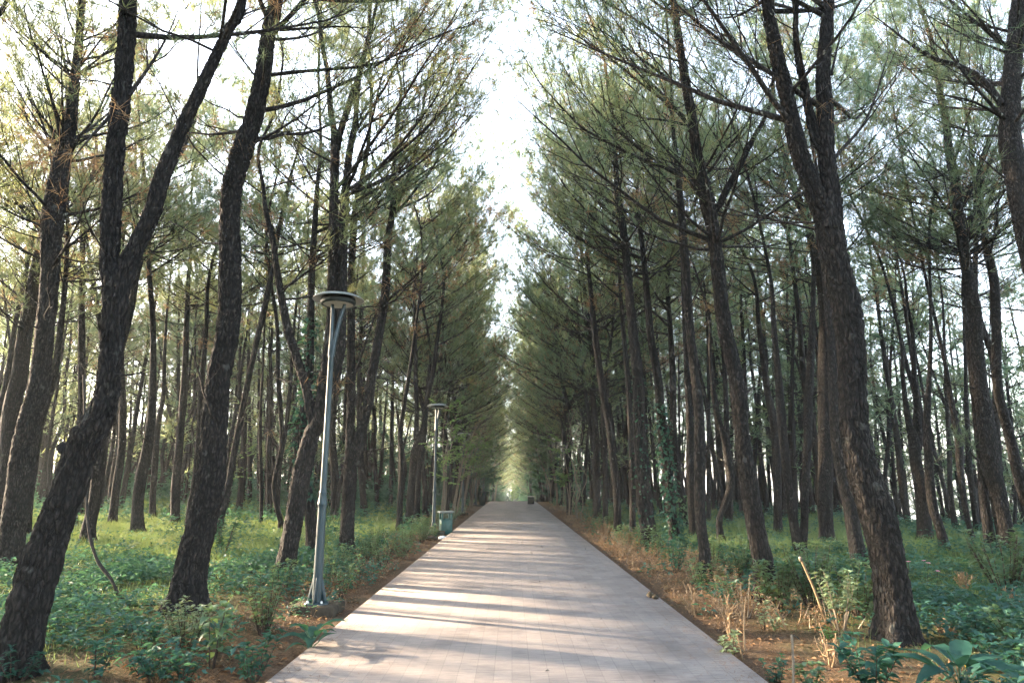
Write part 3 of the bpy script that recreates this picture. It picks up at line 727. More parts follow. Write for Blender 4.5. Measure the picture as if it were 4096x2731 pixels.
pine('leaning thin pine with swollen middle on the green bank', 'swollen pine',
     ['3899,2180,23 3877,2102,20 3854,1985,23 3838,1857,28 3836,1765,30 3820,1679,23 3800,1576,19 3780,1450,14'])
pine('dark slim pine close behind the swollen pine', 'behind swollen pine',
     ['3907,2124,18 3897,2010,24 3882,1908,22 3871,1755,20 3866,1628,17 3862,1450,13'])
pine('pine with a broken stub and knot at chest height, past the green bank', 'stub pine',
     ['3968,2216,43 3948,2087,38 3933,1959,35 3925,1847,30 3912,1730,30 3902,1602,29 3889,1500,25 3870,1300,19 3855,1100,13'], limbs=(('3925,1850 3895,1825 3870,1790 3850,1760', 0, .03),))
pine('large leaning pine with warm lit bark and broken stubs near the east edge', 'warm bark pine',
     ['4048,2222,76 4020,2112,60 3994,1985,60 3968,1883,64 3953,1755,62 3933,1628,56 3915,1500,48 3901,1262,43 3875,1131,40 3853,984,37 3836,870,35 3823,740,33 3797,609,28 3783,487,26 3762,383,22 3745,270,15'],
     H=15, zc=6.2, n=34, hero=1, low=12, limbs=(('3866,1010 3900,960 3950,900 4010,850', .3, .02), ('3853,1055 3800,1040 3739,1032', 0, .018)))
pine('slanting pine crossing behind the warm bark pine', 'crossing pine',
     ['4185,2205,60 4090,1950,45 4040,1755,38 4014,1653,37 3990,1525,35 3979,1158,33 3949,1001,28 3930,860,20 3915,700,13'])
pine('heavy pine at the east edge with a great limb arching across', 'heavy edge pine',
     ['4385,2352,92 4330,2000,84 4250,1600,78 4170,1200,74 4110,950,72 4066,720,74 4042,560,76 4040,479,72 4049,305,62 4066,130,58 4080,0,52'],
     H=14, zc=6, hero=1, lean=.0, n=34, low=4,
     limbs=(('4005,418 3944,331 3857,270 3735,235 3648,183 3561,113 3492,61', .2, .062), ('4055,740 3980,680 3900,610 3830,560', .2, .022), ('4010,470 3900,410 3800,385 3700,370', -.3, .03), ('4060,230 4000,160 3960,60 3930,0', .3, .03)))

# ------------------------------------------------------------------ setting: ground, water, paved path
def build_ground():
    def axis(lo, hi, near, far):
        xs = [0.0]
        while xs[-1] < hi: xs.append(xs[-1] + near + (far - near) * min(1, max(0, (xs[-1] - 14) / 60)))
        neg = [0.0]
        while neg[-1] > lo: neg.append(neg[-1] - (near + (far - near) * min(1, max(0, (-neg[-1] - 14) / 60))))
        return np.array(sorted(set(neg[1:] + xs)))
    X = axis(-150, 120, .3, 4.0); Y = axis(-14, 290, .3, 4.0)
    gx, gy = np.meshgrid(X, Y)
    z = gz(gx, gy)
    nx, ny = len(X), len(Y)
    k = np.arange(ny - 1)[:, None] * nx; j = np.arange(nx - 1)[None]
    g = Geo(); g.add(np.stack([gx, gy, z], -1), np.stack([k + j, k + j + 1, k + nx + j + 1, k + nx + j], -1).reshape(-1, 4))
    tag(g.obj('ground', M['ground'], None, True), kind='structure')

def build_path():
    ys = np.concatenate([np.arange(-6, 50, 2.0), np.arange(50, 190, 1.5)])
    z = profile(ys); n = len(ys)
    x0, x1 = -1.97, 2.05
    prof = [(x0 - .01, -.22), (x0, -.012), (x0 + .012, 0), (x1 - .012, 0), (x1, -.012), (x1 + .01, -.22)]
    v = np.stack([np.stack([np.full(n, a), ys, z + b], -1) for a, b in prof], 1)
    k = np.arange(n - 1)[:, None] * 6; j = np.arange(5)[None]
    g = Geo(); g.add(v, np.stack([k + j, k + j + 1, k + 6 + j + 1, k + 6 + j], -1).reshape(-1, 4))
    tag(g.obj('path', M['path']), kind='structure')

def build_added_water():  # invented water sheet, mirrors bright sky so low gaps between trunks read white
    m, nt, out = new_mat('sky_mirror_water')
    b = N(nt, 'ShaderNodeBsdfPrincipled'); b.inputs['Base Color'].default_value = (.05, .07, .07, 1); b.inputs['Roughness'].default_value = .12
    no = N(nt, 'ShaderNodeTexNoise', i_Scale=1.5, i_Detail=3.0); nt.links.new(scaled(nt, (1, 1, 1)), no.inputs['Vector'])
    bp = N(nt, 'ShaderNodeBump'); bp.inputs['Strength'].default_value = .15; bp.inputs['Distance'].default_value = .1
    nt.links.new(no.outputs['Fac'], bp.inputs['Height']); nt.links.new(bp.outputs[0], b.inputs['Normal'])
    nt.links.new(b.outputs[0], out.inputs['Surface'])
    g = Geo(); n = 24
    xs = np.linspace(-1500, 1500, n); gx, gy = np.meshgrid(xs, xs)
    k = np.arange(n - 1)[:, None] * n; j = np.arange(n - 1)[None]
    g.add(np.stack([gx, gy, np.full_like(gx, -11.0)], -1), np.stack([k + j, k + j + 1, k + n + j + 1, k + n + j], -1).reshape(-1, 4))
    tag(g.obj('added_water', m), kind='structure')

build_ground(); build_path(); build_added_water()

# ------------------------------------------------------------------ deeper woodland: eight grown pines, copied
def template(i, row=False):
    rg = np.random.default_rng(100 + i)
    H = rg.uniform(14.0, 17.0)
    fork = i in (2, 5)
    z = np.array([-.3, 0, .25, 1.5, 3, 5, 7, 9, 11, H]); z[6:] = np.linspace(7, H, 4)
    dx = rg.normal(size=2) * .07; bend = rg.normal(size=(10, 2)) * np.linspace(.02, .22, 10)[:, None]
    x = dx[0] * z + bend[:, 0]; y = dx[1] * z + bend[:, 1]; x -= x[1]; y -= y[1]
    r = np.interp(z, [-.3, 0, .25, 1.5, 7, 11, H], np.array([.21, .185, .15, .135, .095, .05, .012]) * (rg.uniform(.85, 1.1) if row or i % 2 == 0 else rg.uniform(.6, .8)))
    c = spline(np.stack([x, y, z, r], 1), 44)
    stems = [(c[:, :3], np.maximum(c[:, 3], .01))]
    if fork:
        b = c[int(44 * .36)]; a = rg.random() * 6.28
        q = np.array([b, *[[b[0] + math.cos(a) * k * .55, b[1] + math.sin(a) * k * .55, b[2] + k * 2.1, b[3] * (1 - .22 * k)] for k in (1, 2, 3, 4)]])
        q = spline(q, 24); stems.append((q[:, :3], np.maximum(q[:, 3], .012)))
    root = thing('pine_tree', (0, 0, 0), 'pine', 'pine tree')
    pine_parts(root, stems, rg, sides=10, bark='bark_far', zc=H * (.26 if row else .47), H=H, n=46 if row else 32, Lmax=5.3 if row else 3.2, prof=(.72, 1, .98, .75) if row else (.72, 1, .75, .28), nw=.024, nlen=.27, dens=10 if row else 10, fine=False, low=16 if row else 34, sub=6, nest=4, dryness=.08 if row else .18)
    return root

def copy_tree(src):
    r = src.copy(); C.objects.link(r)
    for ch in src.children:
        c = ch.copy(); c.parent = r; C.objects.link(c)
    return r

def scatter_spots():
    rg = np.random.default_rng(5)
    spots = [(t[3], t[4]) for t in TRACED]
    n0 = len(spots)
    def ok(x, y, gap):
        return all((x - a) ** 2 + (y - b) ** 2 > gap * gap for a, b in spots)
    def seen(x, y):
        return y > 1 and abs(x) < .80 * y
    # rows that line the path
    for side in (-1, 1):
        y = 26.0 if side < 0 else 22.0
        while y < 178:
            x = side * (2.9 + rg.random() * (1.5 if y < 60 else .9))
            if ok(x, y, 1.5): spots.append((x, y))
            y += rg.uniform(2.0, 3.6) * (1 if y < 80 else 1.7)
    # the wood on each side
    for lo, hi, y0, y1, gap, num in ((-26, -5, 17, 52, 2.9, 74), (4.8, 17, 19, 52, 2.6, 50), (-46, -24, 24, 62, 4.2, 34), (15, 30, 20, 60, 4.2, 26), (-24, -5, 52, 110, 4.6, 22), (5, 16, 52, 110, 4.2, 20)):
        c = 0; tries = 0
        while c < num and tries < 6000:
            tries += 1
            x, y = rg.uniform(lo, hi), rg.uniform(y0, y1)
            if seen(x, y) and ok(x, y, gap): spots.append((x, y)); c += 1
    # a few just outside the frame, whose shade falls on the path
    for x, y in ((-8.2, 8.0), (-11.5, 11.2), (-14.5, 9.0), (-19, 14.5), (-10.5, 5.2), (-24, 20), (-13.2, 13.6), (-17, 11.6), (-22, 15.5), (-26, 13), (-16, 6.5), (-20.5, 9), (-29, 19), (-25, 24), (-8.8, 3.6), (-12.5, 2.5)):
        spots.append((x, y))
    for x, y in ((-2.6, 178), (.6, 184), (2.8, 176), (-.8, 192), (4.2, 188)): spots.append((x, y))
    return spots[n0:]

def build_wood():
    protos = [template(i) for i in range(8)]; row_protos = [template(20 + i, True) for i in range(4)]; nrow = 0; npl = 0
    rg = np.random.default_rng(11)
    spots = scatter_spots()
    marks = sorted([t[:2] for t in TRACED])
    names = [m[1] for m in marks]; az = np.array([m[0] for m in marks])
    gaps = {}; rows = {-1: [], 1: []}
    for i, (x, y) in enumerate(spots):
        if abs(x) < 5.0 and y > 24:
            o = row_protos[nrow] if nrow < 4 else copy_tree(row_protos[int(rg.integers(4))]); nrow += 1
        else:
            o = protos[npl] if npl < 8 else copy_tree(protos[int(rg.integers(8))]); npl += 1
        s = rg.uniform(.80, 1.14)
        if -26 < x < -5 and 16 < y < 36: s *= 1.13
        o.location = (x, y, float(gz(x, y))); o.rotation_euler = (0, 0, rg.random() * 6.28); o.scale = (s, s, s * rg.uniform(.94, 1.05))
        o['category'] = 'pine tree'
        a = 2048 + F * x / y
        if not (-150 < a < 4250) or y < 1:
            tag(o, 'dark pine outside the edge of the view, shading the near path', group='pines shading the path from outside the view')
        elif abs(x) < 5.0 and y > 24 and y < 175.5:
            rows[-1 if x < 0 else 1].append((y, o))
        else:
            gaps.setdefault(int(np.searchsorted(az, a)), []).append((a, o))
    words = 'first second third fourth fifth sixth seventh eighth ninth tenth eleventh twelfth thirteenth fourteenth fifteenth sixteenth seventeenth eighteenth nineteenth twentieth'.split()
    for k, lst in gaps.items():
        lst.sort(key=lambda q: q[0])
        a = names[k - 1] if k > 0 else None; b = names[k] if k < len(names) else None
        for n, (_, o) in enumerate(lst):
            w = words[min(n, 19)]
            if a and b: lab = f'{w} distant pine from left between the {a} and the {b}'
            elif b: lab = f'{w} distant pine from left, beyond the {b} at the left edge'
            else: lab = f'{w} distant pine from left, beyond the {a} at the right edge'
            tag(o, lab, group='pines deeper in the wood')
    for side, lst in rows.items():
        lst.sort(key=lambda q: q[0])
        nm = 'left' if side < 0 else 'right'
        for n, (y, o) in enumerate(lst):
            if n < 16: tag(o, f'{words[n]} pine counting away along the far row at the {nm} path edge', group=f'far row of pines along the {nm} path edge')
            else: tag(o, f'tiny dark pine in the row at the far end of the {nm} path edge', group=f'pines at the far end of the {nm} row')
    return len(spots)

NWOOD = build_wood()
print('background pines', NWOOD, 'traced', len(TRACED))

# far woodland that reads as one mass
def sunny(x, y):
    """leaves lanes open along the sunlight for the bright soil patch and the near paving"""
    d = np.array([-math.sin(SUN_AZ), math.cos(SUN_AZ)]); ok = np.ones(len(x), bool)
    for px, py, w in ((3.2, 7.0, 1.1), (0, 6.2, .8), (.4, 8.6, .8), (-5.5, 7.2, .5)):
        ok &= np.abs((x - px) * d[1] - (y - py) * d[0]) > w
    return ok

def woodland(name, seed, bands, wedge=True, nl=30, w=.05, lo=.16, hh=(12.5, 16), mat='needle'):
    rg = np.random.default_rng(seed)
    x = np.concatenate([rg.uniform(b[1], b[2], b[0]) for b in bands]); y = np.concatenate([rg.uniform(b[3], b[4], b[0]) for b in bands])
    ok = np.abs(x) < .88 * y if wedge else (np.abs(x) > 2.7) & ((y < 1) | (np.abs(x) > .86 * y + 1.2)) & sunny(x, y); x, y = x[ok], y[ok]; n = len(x)
    H = rg.uniform(*hh, n); z0 = gz(x, y); P0 = np.stack([x, y, z0 - .4], -1)
    lean = rg.normal(size=(n, 3)) * np.array([.07, .07, 0]) + [0, 0, 1.]
    P = grow(P0, nrm(lean), H, 9, rg, .1, .03)
    g = Geo(); tubes(g, P, rg.uniform(.09, .17, (n, 1)) * np.linspace(1, .12, 9), 6)
    i = np.repeat(np.arange(n), 24); b, t = lerp_path(P, i, lo + (.98 - lo) * rg.random(len(i)) ** .8)
    a = rg.random(len(i)) * 6.28; el = rg.normal(.45, .3, len(i))
    B = grow(b, np.stack([np.cos(el) * np.cos(a), np.cos(el) * np.sin(a), np.sin(el)], -1), rg.uniform(1.0, 2.8, len(i)), 4, rg, .4, .15)
    tubes(g, B, np.full((len(i), 1), .03) * np.linspace(1, .3, 4), 3, False)
    root = bpy.data.objects.new(name, None); C.objects.link(root); root['kind'] = 'stuff'
    g.obj('branchwork', M['bark_far'], root, True)['kind'] = 'stuff'
    g = Geo(); k = np.repeat(np.arange(len(i)), nl); q, tg = lerp_path(B, k, rg.uniform(.25, 1, len(k)))
    blades(g, q, nrm(tg * .8 + rg.normal(size=(len(k), 3)) * .55), rg.uniform(.3, .5, len(k)), np.full(len(k), w), rg)
    g.obj('foliage', M[mat], root)['kind'] = 'stuff'
woodland('distant_woodland', 909, ((150, -84, -12, 58, 112), (120, -62, -22, 34, 66), (90, -26, -7, 40, 90), (60, 6, 20, 40, 110), (60, 20, 44, 30, 70), (34, 10, 30, 24, 50), (90, 15, 34, 22, 62), (40, 6, 16, 30, 60), (60, -34, -8, 30, 60)))
woodland('far_thicket', 911, ((50, -11, -3.0, 56, 120), (50, 3.0, 11, 56, 120), (40, -9, -2.7, 110, 178), (40, 2.8, 9, 110, 178), (46, -16, 16, 186, 214), (30, -7, 7, 150, 186), (60, -40, -11, 52, 80)), True, 46, .09, .02, (3.0, 6.5), 'bigleaf')
woodland('far_end_trees', 912, ((60, -15, 15, 188, 220),), True, 60, .14, .03, (15, 20), 'bigleaf')
woodland('woodland_around', 910, ((90, -24, 26, -34, -3), (26, 8, 26, -3, 9), (9, -26, -9, -6, 1), (70, -44, -6, 1, 34)), False, 56, .06, .30)

# ------------------------------------------------------------------ lamps
def lamp_parts(root):
    g = Geo(); box(g, -.30, .30, -.24, .30, -.32, .05); bevel(g.obj('footing', M['concrete'], root), .03)
    z0 = .05
    g = Geo(); lathe(g, [(.15, z0), (.15, z0 + .018), (.05, z0 + .018)], 24); base = g.obj('base_plate', M['paint'], root)
    for k in range(4):
        a = k * math.pi / 2 + math.pi / 4
        b = Geo(); lathe(b, [(.017, 0), (.017, .012), (.011, .03), (.001, .034)], 8, (math.cos(a) * .12, math.sin(a) * .12, z0 + .018)); b.obj('bolt', M['steel'], base, True)
    g = Geo(); lathe(g, [(.060, z0 + .018), (.060, z0 + .3), (.053, 1.22), (.053, 1.25), (.061, 1.27), (.063, 1.285), (.058, 1.30), (.056, 1.33), (.044, 1.40), (.049, 1.415), (.049, 1.44), (.040, 1.45)], 28)
    lo = g.obj('lower_pole', M['paint'], root, True)
    for k in range(4):
        a = k * math.pi / 2
        c, s = math.cos(a), math.sin(a)
        f = Geo(); th = .006
        pr = [(.055, z0 + .018), (.128, z0 + .018), (.124, z0 + .05), (.068, .34), (.052, .40)]
        v = [(r * c - s * t, r * s + c * t, z) for t in (-th, th) for r, z in pr]
        f.add(v, [(i, (i + 1) % 5, 5 + (i + 1) % 5, 5 + i) for i in range(5)], [(2, 1, 0), (3, 2, 0), (4, 3, 0), (5, 6, 7), (5, 7, 8), (5, 8, 9)])
        f.obj('fin', M['paint'], lo)
    g = Geo(); lathe(g, [(.040, 1.45), (.038, 2.4), (.037, 3.23), (.039, 3.235), (.039, 3.25), (.036, 3.255)], 24); g.obj('pole', M['paint'], root, True)
    zd = 3.98
    for sx in (-1, 1):
        K = 14; t = np.linspace(0, 1, K)
        g = Geo()
        cx = sx * (.012 + .072 * t ** 1.5) + (.062 * t ** 1.2); hw = .026 - .008 * t; dp = .036 - .010 * t; z = 3.25 + (zd - 3.25) * t
        v = np.stack([np.stack([cx - hw, -dp, z], -1), np.stack([cx + hw, -dp, z], -1), np.stack([cx + hw, dp, z], -1), np.stack([cx - hw, dp, z], -1)], 1)
        k = np.arange(K - 1)[:, None] * 4; j = np.arange(4)[None]; j2 = (j + 1) % 4
        g.add(v, np.stack([k + j, k + j2, k + 4 + j2, k + 4 + j], -1).reshape(-1, 4)); g.obj('fork_arm', M['paint'], root, False)
    g = Geo(); lathe(g, [(.205, zd - .005), (.235, zd - .002), (.240, zd + .045), (.228, zd + .10), (.15, zd + .115)], 48, (.055, 0, 0)); g.obj('lamp_housing', M['paint_dark'], root, True)
    g = Geo(); lathe(g, [(.001, zd + .006), (.12, zd + .005), (.206, zd + .001)], 48, (.055, 0, 0)); g.obj('lens', M['lens'], root, True)
    g = Geo(); lathe(g, [(.350, zd + .062), (.345, zd + .078), (.28, zd + .112), (.18, zd + .135), (.06, zd + .146), (.001, zd + .148)], 56, (.055, 0, 0))
    dish = g.obj('lamp_dish', M['dish_top'], root, True)
    g = Geo(); lathe(g, [(.348, zd + .060), (.28, zd + .083), (.22, zd + .096)], 56, (.055, 0, 0)); g.obj('dish_underside', M['dish_under'], dish, True)

def lamps():
    desc = ['tall blue grey lamp post with shallow dish and bolted finned foot, nearest the camera',
            'second lamp post along the path, standing beside the green litter bin',
            'third lamp post along the path, half hidden by leafy bent stems', 'fourth lamp post along the path, by the dark bin at the crest',
            'fifth lamp post along the path, just beyond the crest', 'sixth lamp post along the path, whose pale dish catches light', 'seventh lamp post along the path, down the far slope',
            'eighth lamp post along the path, down the far slope', 'ninth lamp post along the path, in the dim tunnel of trees']
    p0 = ground_point(1266, 2414, .05)
    ys = [p0[1] + 12.9 * k for k in range(14)]
    root = None
    for k, y in enumerate(ys):
        x = p0[0] - .03 * min(k, 3)
        lab = desc[k] if k < 9 else 'tiny far lamp post near the end of the path'
        if k == 0:
            root = thing('street_lamp', (x, y, 0), lab, 'lamp post', 'lamp posts along the path'); lamp_parts(root); o = root
        else:
            o = root.copy(); C.objects.link(o)
            for ch in root.children:
                c = ch.copy(); c.parent = o; C.objects.link(c)
                for g in ch.children:
                    d = g.copy(); d.parent = c; C.objects.link(d)
            o['label'] = lab
            if k >= 9: o['group'] = 'tiny far lamp posts'
        o.location = (x, y, float(profile(y)) + (0.0 if k else 0.0))
        o.rotation_euler = (0, 0, [0, .9, 1.4, .4, 2.0, .3, 1.1, .2, .7][k % 9])
lamps()

# ------------------------------------------------------------------ litter bins and the stone block
def litter_bin(label, p, w, h, mat, roof, name='litter_bin', rz=.1):
    root = thing(name, p, label, 'litter bin', None, rz)
    a = w / 2
    g = Geo(); box(g, -a, a, -a, a, 0, h * .60); box(g, -a * .94, a * .94, -a * .94, a * .94, -.06, .0); bevel(g.obj('body', M[mat], root), .012)
    g = Geo(); box(g, -a * 1.06, a * 1.06, -a * 1.06, a * 1.06, h * .60, h * .635); bevel(g.obj('rim_band', M[mat], root), .006)
    for sx in (-1, 1):
        for sy in (-1, 1):
            g = Geo(); t = w * .16
            cx, cy = sx * (a - t / 2 - .004), sy * (a - t / 2 - .004)
            box(g, cx - t / 2, cx + t / 2, cy - t / 2, cy + t / 2, h * .635, h * .92); bevel(g.obj('corner_post', M[mat], root), .006)
    for k in range(2):
        g = Geo(); t = w * .34
        if k: box(g, -a * .52, a * .52, -a * .93, -a * .86, h * .635, h * .70)
        else: box(g, -a * .72, a * .72, -a * .72, a * .72, h * .635, h * .66)
        g.obj('lip' if k else 'inner_tray', M['stone_dark' if not k else mat], root)
    g = Geo(); box(g, -a * 1.08, a * 1.08, -a * 1.08, a * 1.08, h * .92, h * .95); box(g, -a * 1.32, a * 1.32, -a * 1.32, a * 1.32, h * .95, h, .86)
    bevel(g.obj('roof', M[roof], root), .01)
    g = Geo(); box(g, -a * .35, a * .35, -a - .006, -a + .002, h * .14, h * .44); bevel(g.obj('front_panel', M[mat], root), .003)
    return root

p = ground_point(1782, 2126); litter_bin('green litter bin with pale roof beside the second lamp post', (p[0], p[1], float(gz(p[0], p[1]))), .37, .72, 'bin_green', 'dish_top', rz=.32)
litter_bin('small dark litter bin with roof at the path crest by fourth lamp', (-2.15, 48.6, -.02), .42, .95, 'bin_dark', 'paint_dark')
b = thing('stone_block', (1.42, 50.5, 0), 'dark square block with pale top standing on the path at its crest', 'stone block')
g = Geo(); box(g, -.24, .24, -.24, .24, 0, .52, .94); bevel(g.obj('block_body', M['stone_dark'], b), .02)
g = Geo(); box(g, -.26, .26, -.26, .26, .52, .60, .92); bevel(g.obj('cap_stone', M['stone_light'], b), .02)

# crumpled paper, cones, fallen leaves on the paving
def lump(name, label, cat, p, r, mat, seed, squash=.5):
    rg = np.random.default_rng(seed); a, bb = 12, 8
    th = np.arange(a) / a * 6.283; ph = np.linspace(.05, math.pi - .05, bb)
    v = np.stack([np.outer(np.sin(ph), np.cos(th)), np.outer(np.sin(ph), np.sin(th)), np.outer(np.cos(ph), np.ones(a)) * squash], -1) * r * rg.uniform(.65, 1.2, (bb, a, 1))
    k = np.arange(bb - 1)[:, None] * a; j = np.arange(a)[None]
    g = Geo(); g.add(v, np.stack([k + j, k + (j + 1) % a, k + a + (j + 1) % a, k + a + j], -1).reshape(-1, 4))
    o = g.obj(name, M[mat]); o.location = (p[0], p[1], float(p[2]) + r * squash * .7); return tag(o, label, cat)

def gp(sx, sy):
    q = ground_point(sx, sy); 
    return np.array([q[0], q[1], max(float(gz(q[0], q[1])), -9) if not -1.97 < q[0] < 2.05 else 0.0])
lump('crumpled_paper', 'crumpled white paper lying by the second lamp footing', 'litter', gp(1770, 2146), .13, 'paper', 3, .45)
lump('soil_clod', 'larger dark brown clod at the right edge of the paving', 'clod', gp(2603, 2388), .055, 'concrete', 4, .8)
lump('soil_clod', 'smaller dark brown clod touching the larger one on the paving edge', 'clod', gp(2622, 2394), .045, 'concrete', 5, .8)
lump('stone', 'flat brown stone in the verge below the second lamp footing', 'stone', gp(1726, 2150), .22, 'concrete', 8, .35)
rgl = np.random.default_rng(21)
g0 = None
for k in range(46):
    x, y = rgl.uniform(-1.85, 1.95), 5.5 + 44 * rgl.random() ** 1.3
    if g0 is None:
        g = Geo(); leaves_full(g, np.array([[0, 0, .006]]), np.array([[1, .1, .08]]), [.062], [.030], rgl, .5); g0 = o = g.obj('fallen_leaf', M['stone_dark'])
    else: o = g0.copy(); C.objects.link(o)
    s = rgl.uniform(.35, 1.0) * (.8 if y < 14 else 1.5)
    o.location = (x, y, .002); o.rotation_euler = (0, 0, rgl.random() * 6.28); o.scale = (s, s, s)
    tag(o, 'small dark dry leaf lying on the paving', 'fallen leaf', 'dry leaves scattered on the paving')

# ------------------------------------------------------------------ single plants
def on_ground(sx, sy):
    q = ground_point(sx, sy, -.01)
    return np.array([q[0], q[1], float(gz(q[0], q[1]))])

def leafy(label, at, h, r, stems=5, pairs=7, ll=.09, lw=.045, leaf='shrub', stem='twig', droop=.3, name='leafy_shrub', cat='shrub', top=5, start=.3, lean=(0, 0), group=None, hang=0.0):
    rg = np.random.default_rng(hash_str(label)); p = on_ground(*at) if len(at) == 2 else np.array(at, float)
    root = thing(name, p, label, cat, group)
    az = np.arange(stems) * 2.4 + rg.normal(size=stems) * .4
    spread = np.sqrt(rg.random(stems)) * r
    d = nrm(np.stack([np.cos(az) * spread / h, np.sin(az) * spread / h, np.ones(stems)], -1))
    b = np.stack([np.cos(az), np.sin(az), 0 * az], -1) * r * .12
    b[:, 2] = -.03
    d = nrm(d + np.array([lean[0], lean[1], 0]))
    P = grow(b, d, h * rg.uniform(.7, 1.05, stems), 7, rg, .2, .08)
    g = Geo(); tubes(g, P, (.0035 + .006 * h) * np.linspace(1, .35, 7)[None].repeat(stems, 0), 5)
    g.obj('stem', M[stem], root, True)
    i = np.repeat(np.arange(stems), pairs * 2); k = np.tile(np.repeat(np.arange(pairs), 2), stems); s = np.tile([0, 1], stems * pairs)
    t = start + (1 - start) * (k + rg.uniform(0, .5, len(k))) / pairs
    bp, tg = lerp_path(P, i, t)
    a = k * 1.57 + s * math.pi + rg.normal(size=len(k)) * .35 + i
    out = np.stack([np.cos(a), np.sin(a), rg.normal(.25 - hang, .25, len(k))], -1)
    L = ll * rg.uniform(.6, 1.25, len(k)) * (1.1 - .35 * t)
    ii = np.repeat(np.arange(stems), top); ta = np.tile(np.arange(top) * 6.283 / max(top, 1), stems) + rg.normal(size=len(ii)) * .3
    tp, _ = lerp_path(P, ii, np.full(len(ii), .99))
    to = np.stack([np.cos(ta), np.sin(ta), rg.normal(.5, .3, len(ii))], -1)
    g = Geo(); leaves_full(g, np.vstack([bp, tp]), np.vstack([out, to]), np.concatenate([L, ll * .75 * rg.uniform(.6, 1.1, len(ii))]), np.concatenate([L, np.full(len(ii), ll * .75)]) * lw / ll, rg, droop, .88, .1)
    g.obj('leaves', M[leaf], root, True)
    return root

def rosette(label, at, n, ll, lw, leaf='bigleaf', h=.25, droop=.5, rise=.7, name='broad_leaved_plant', az0=0.0, az1=6.28):
    rg = np.random.default_rng(hash_str(label)); p = on_ground(*at) if len(at) == 2 else np.array(at, float)
    root = thing(name, p, label, 'plant')
    az = az0 + (az1 - az0) * (np.arange(n) + rg.uniform(-.25, .25, n)) / n
    hz = h * rg.uniform(.35, 1.0, n)
    P = np.stack([spline(np.array([[0, 0, -.03], [math.cos(a) * .02, math.sin(a) * .02, z * .6], [math.cos(a) * .07, math.sin(a) * .07, z]]), 6) for a, z in zip(az, hz)])
    g = Geo(); tubes(g, P, np.full((n, 1), .006) * np.linspace(1.2, .7, 6), 5); g.obj('stem', M['shrub'], root, True)
    d = np.stack([np.cos(az), np.sin(az), rise * rg.uniform(.3, 1.2, n)], -1)
    g = Geo(); leaves_full(g, P[:, -1], d, ll * rg.uniform(.7, 1.15, n), lw * rg.uniform(.8, 1.15, n), rg, droop, .95, .12)
    g.obj('leaves', M[leaf], root, True)
    return root

def D1(x, y): return (600 + x / 2.94, 2200 + y / 2.94)
def D2(x, y): return (2650 + x / 2.699, 2150 + y / 2.699)
def D3(x, y): return (3300 + x / 2.698, 2150 + y / 2.698)
def D4(x, y): return (x / 2.3025, 2050 + y / 2.3025)

leafy('shrub with pale sunlit leaves standing before the curved pine', D1(430, 1140), .52, .30, 15, 7, .085, .042, 'paleleaf', start=.35)
leafy('tall shrub with hanging oval leaves next to the pale sunlit shrub', D1(730, 1330), .60, .16, 4, 5, .15, .085, 'shrub', start=.35, hang=.25)
leafy('dark green shrub at the paving corner in lower left', D1(1200, 1480), .38, .26, 9, 6, .085, .05, 'bigleaf')
leafy('upright bushy shrub midway between curved pine and lamp footing', D1(1330, 960), .64, .24, 15, 9, .085, .036, 'shrub')
leafy('small yellowing seedling just before the finned lamp foot', D1(1720, 730), .22, .12, 5, 4, .06, .026, 'paleleaf')
rosette('low plant with large grey green leaves at the paving edge below the lamp', D1(1890, 1150), 13, .26, .105, 'bigleaf', .24, .45, .55)
leafy('slender twiggy shrub on bare soil just past the finned lamp foot', D1(2230, 540), .48, .20, 7, 7, .075, .033, 'shrub')
leafy('sprawling dark leaved shrub in the lower left corner', D1(80, 1500), .28, .25, 8, 5, .09, .05, 'bigleaf')
leafy('small dark shrub just below the pale sunlit shrub', D1(400, 1480), .30, .18, 6, 5, .08, .045, 'bigleaf')
rosette('clump of pale broad leaves in grass at the foot of the vine', D4(1180, 385), 13, .24, .10, 'paleleaf', .32, .4, .5)
rosette('low clump of pale leaves beside the foot of the vine pine', D4(880, 390), 8, .2, .07, 'paleleaf', .12, .4, .3)
leafy('feathery low plant against the foot of the stubbed leaning pine', D4(150, 1560), .30, .25, 9, 5, .075, .03, 'bigleaf')
leafy('bluish low shrub on brown soil between two stout leaning pines', D4(1310, 1270), .34, .22, 7, 5, .09, .045, 'bigleaf')
leafy('bluish weed with wide leaves near the bottom edge, on dark soil', D4(880, 1540), .36, .18, 4, 5, .13, .06, 'bigleaf')
leafy('small bluish shrub near the orange lit patch of soil', D4(1340, 1480), .24, .2, 6, 4, .085, .045, 'bigleaf')
leafy('dense dark bush hugging the shaded side of the curved pine', (890, 2222), .85, .42, 12, 8, .13, .06, 'bigleaf')
leafy('big leaved weed growing in grass right behind the lamp pole', (1330, 2172), .80, .30, 5, 6, .20, .085, 'bigleaf', hang=.2)
leafy('leafy shrub before the lit bark pine with long pointed leaves', D2(1240, 770), .62, .34, 18, 8, .13, .056, 'shrub')
leafy('tallest shrub of the verge, behind the slanting cut stick', D2(1640, 800), .82, .44, 24, 9, .11, .052, 'shrub')
leafy('shrub on a bare pale stem, left of the big cleft pine', D2(1930, 1010), .62, .26, 9, 8, .095, .055, 'paleleaf', 'palestem', start=.45)
leafy('thin upright plant with pale leaves before the lit bark pine', D2(1080, 960), .42, .12, 3, 7, .07, .03, 'paleleaf')
rosette('low pale rosette shining on the sunny soil', D2(1210, 960), 8, .11, .05, 'paleleaf', .12, .4, .5)
leafy('yellow green plant at the right paving edge below the dry stalks', D2(730, 1240), .26, .12, 5, 5, .085, .035, 'paleleaf')
leafy('bluish bush between the crooked pine and the lit bark pine', D2(800, 480), .55, .45, 14, 7, .11, .05, 'bigleaf')
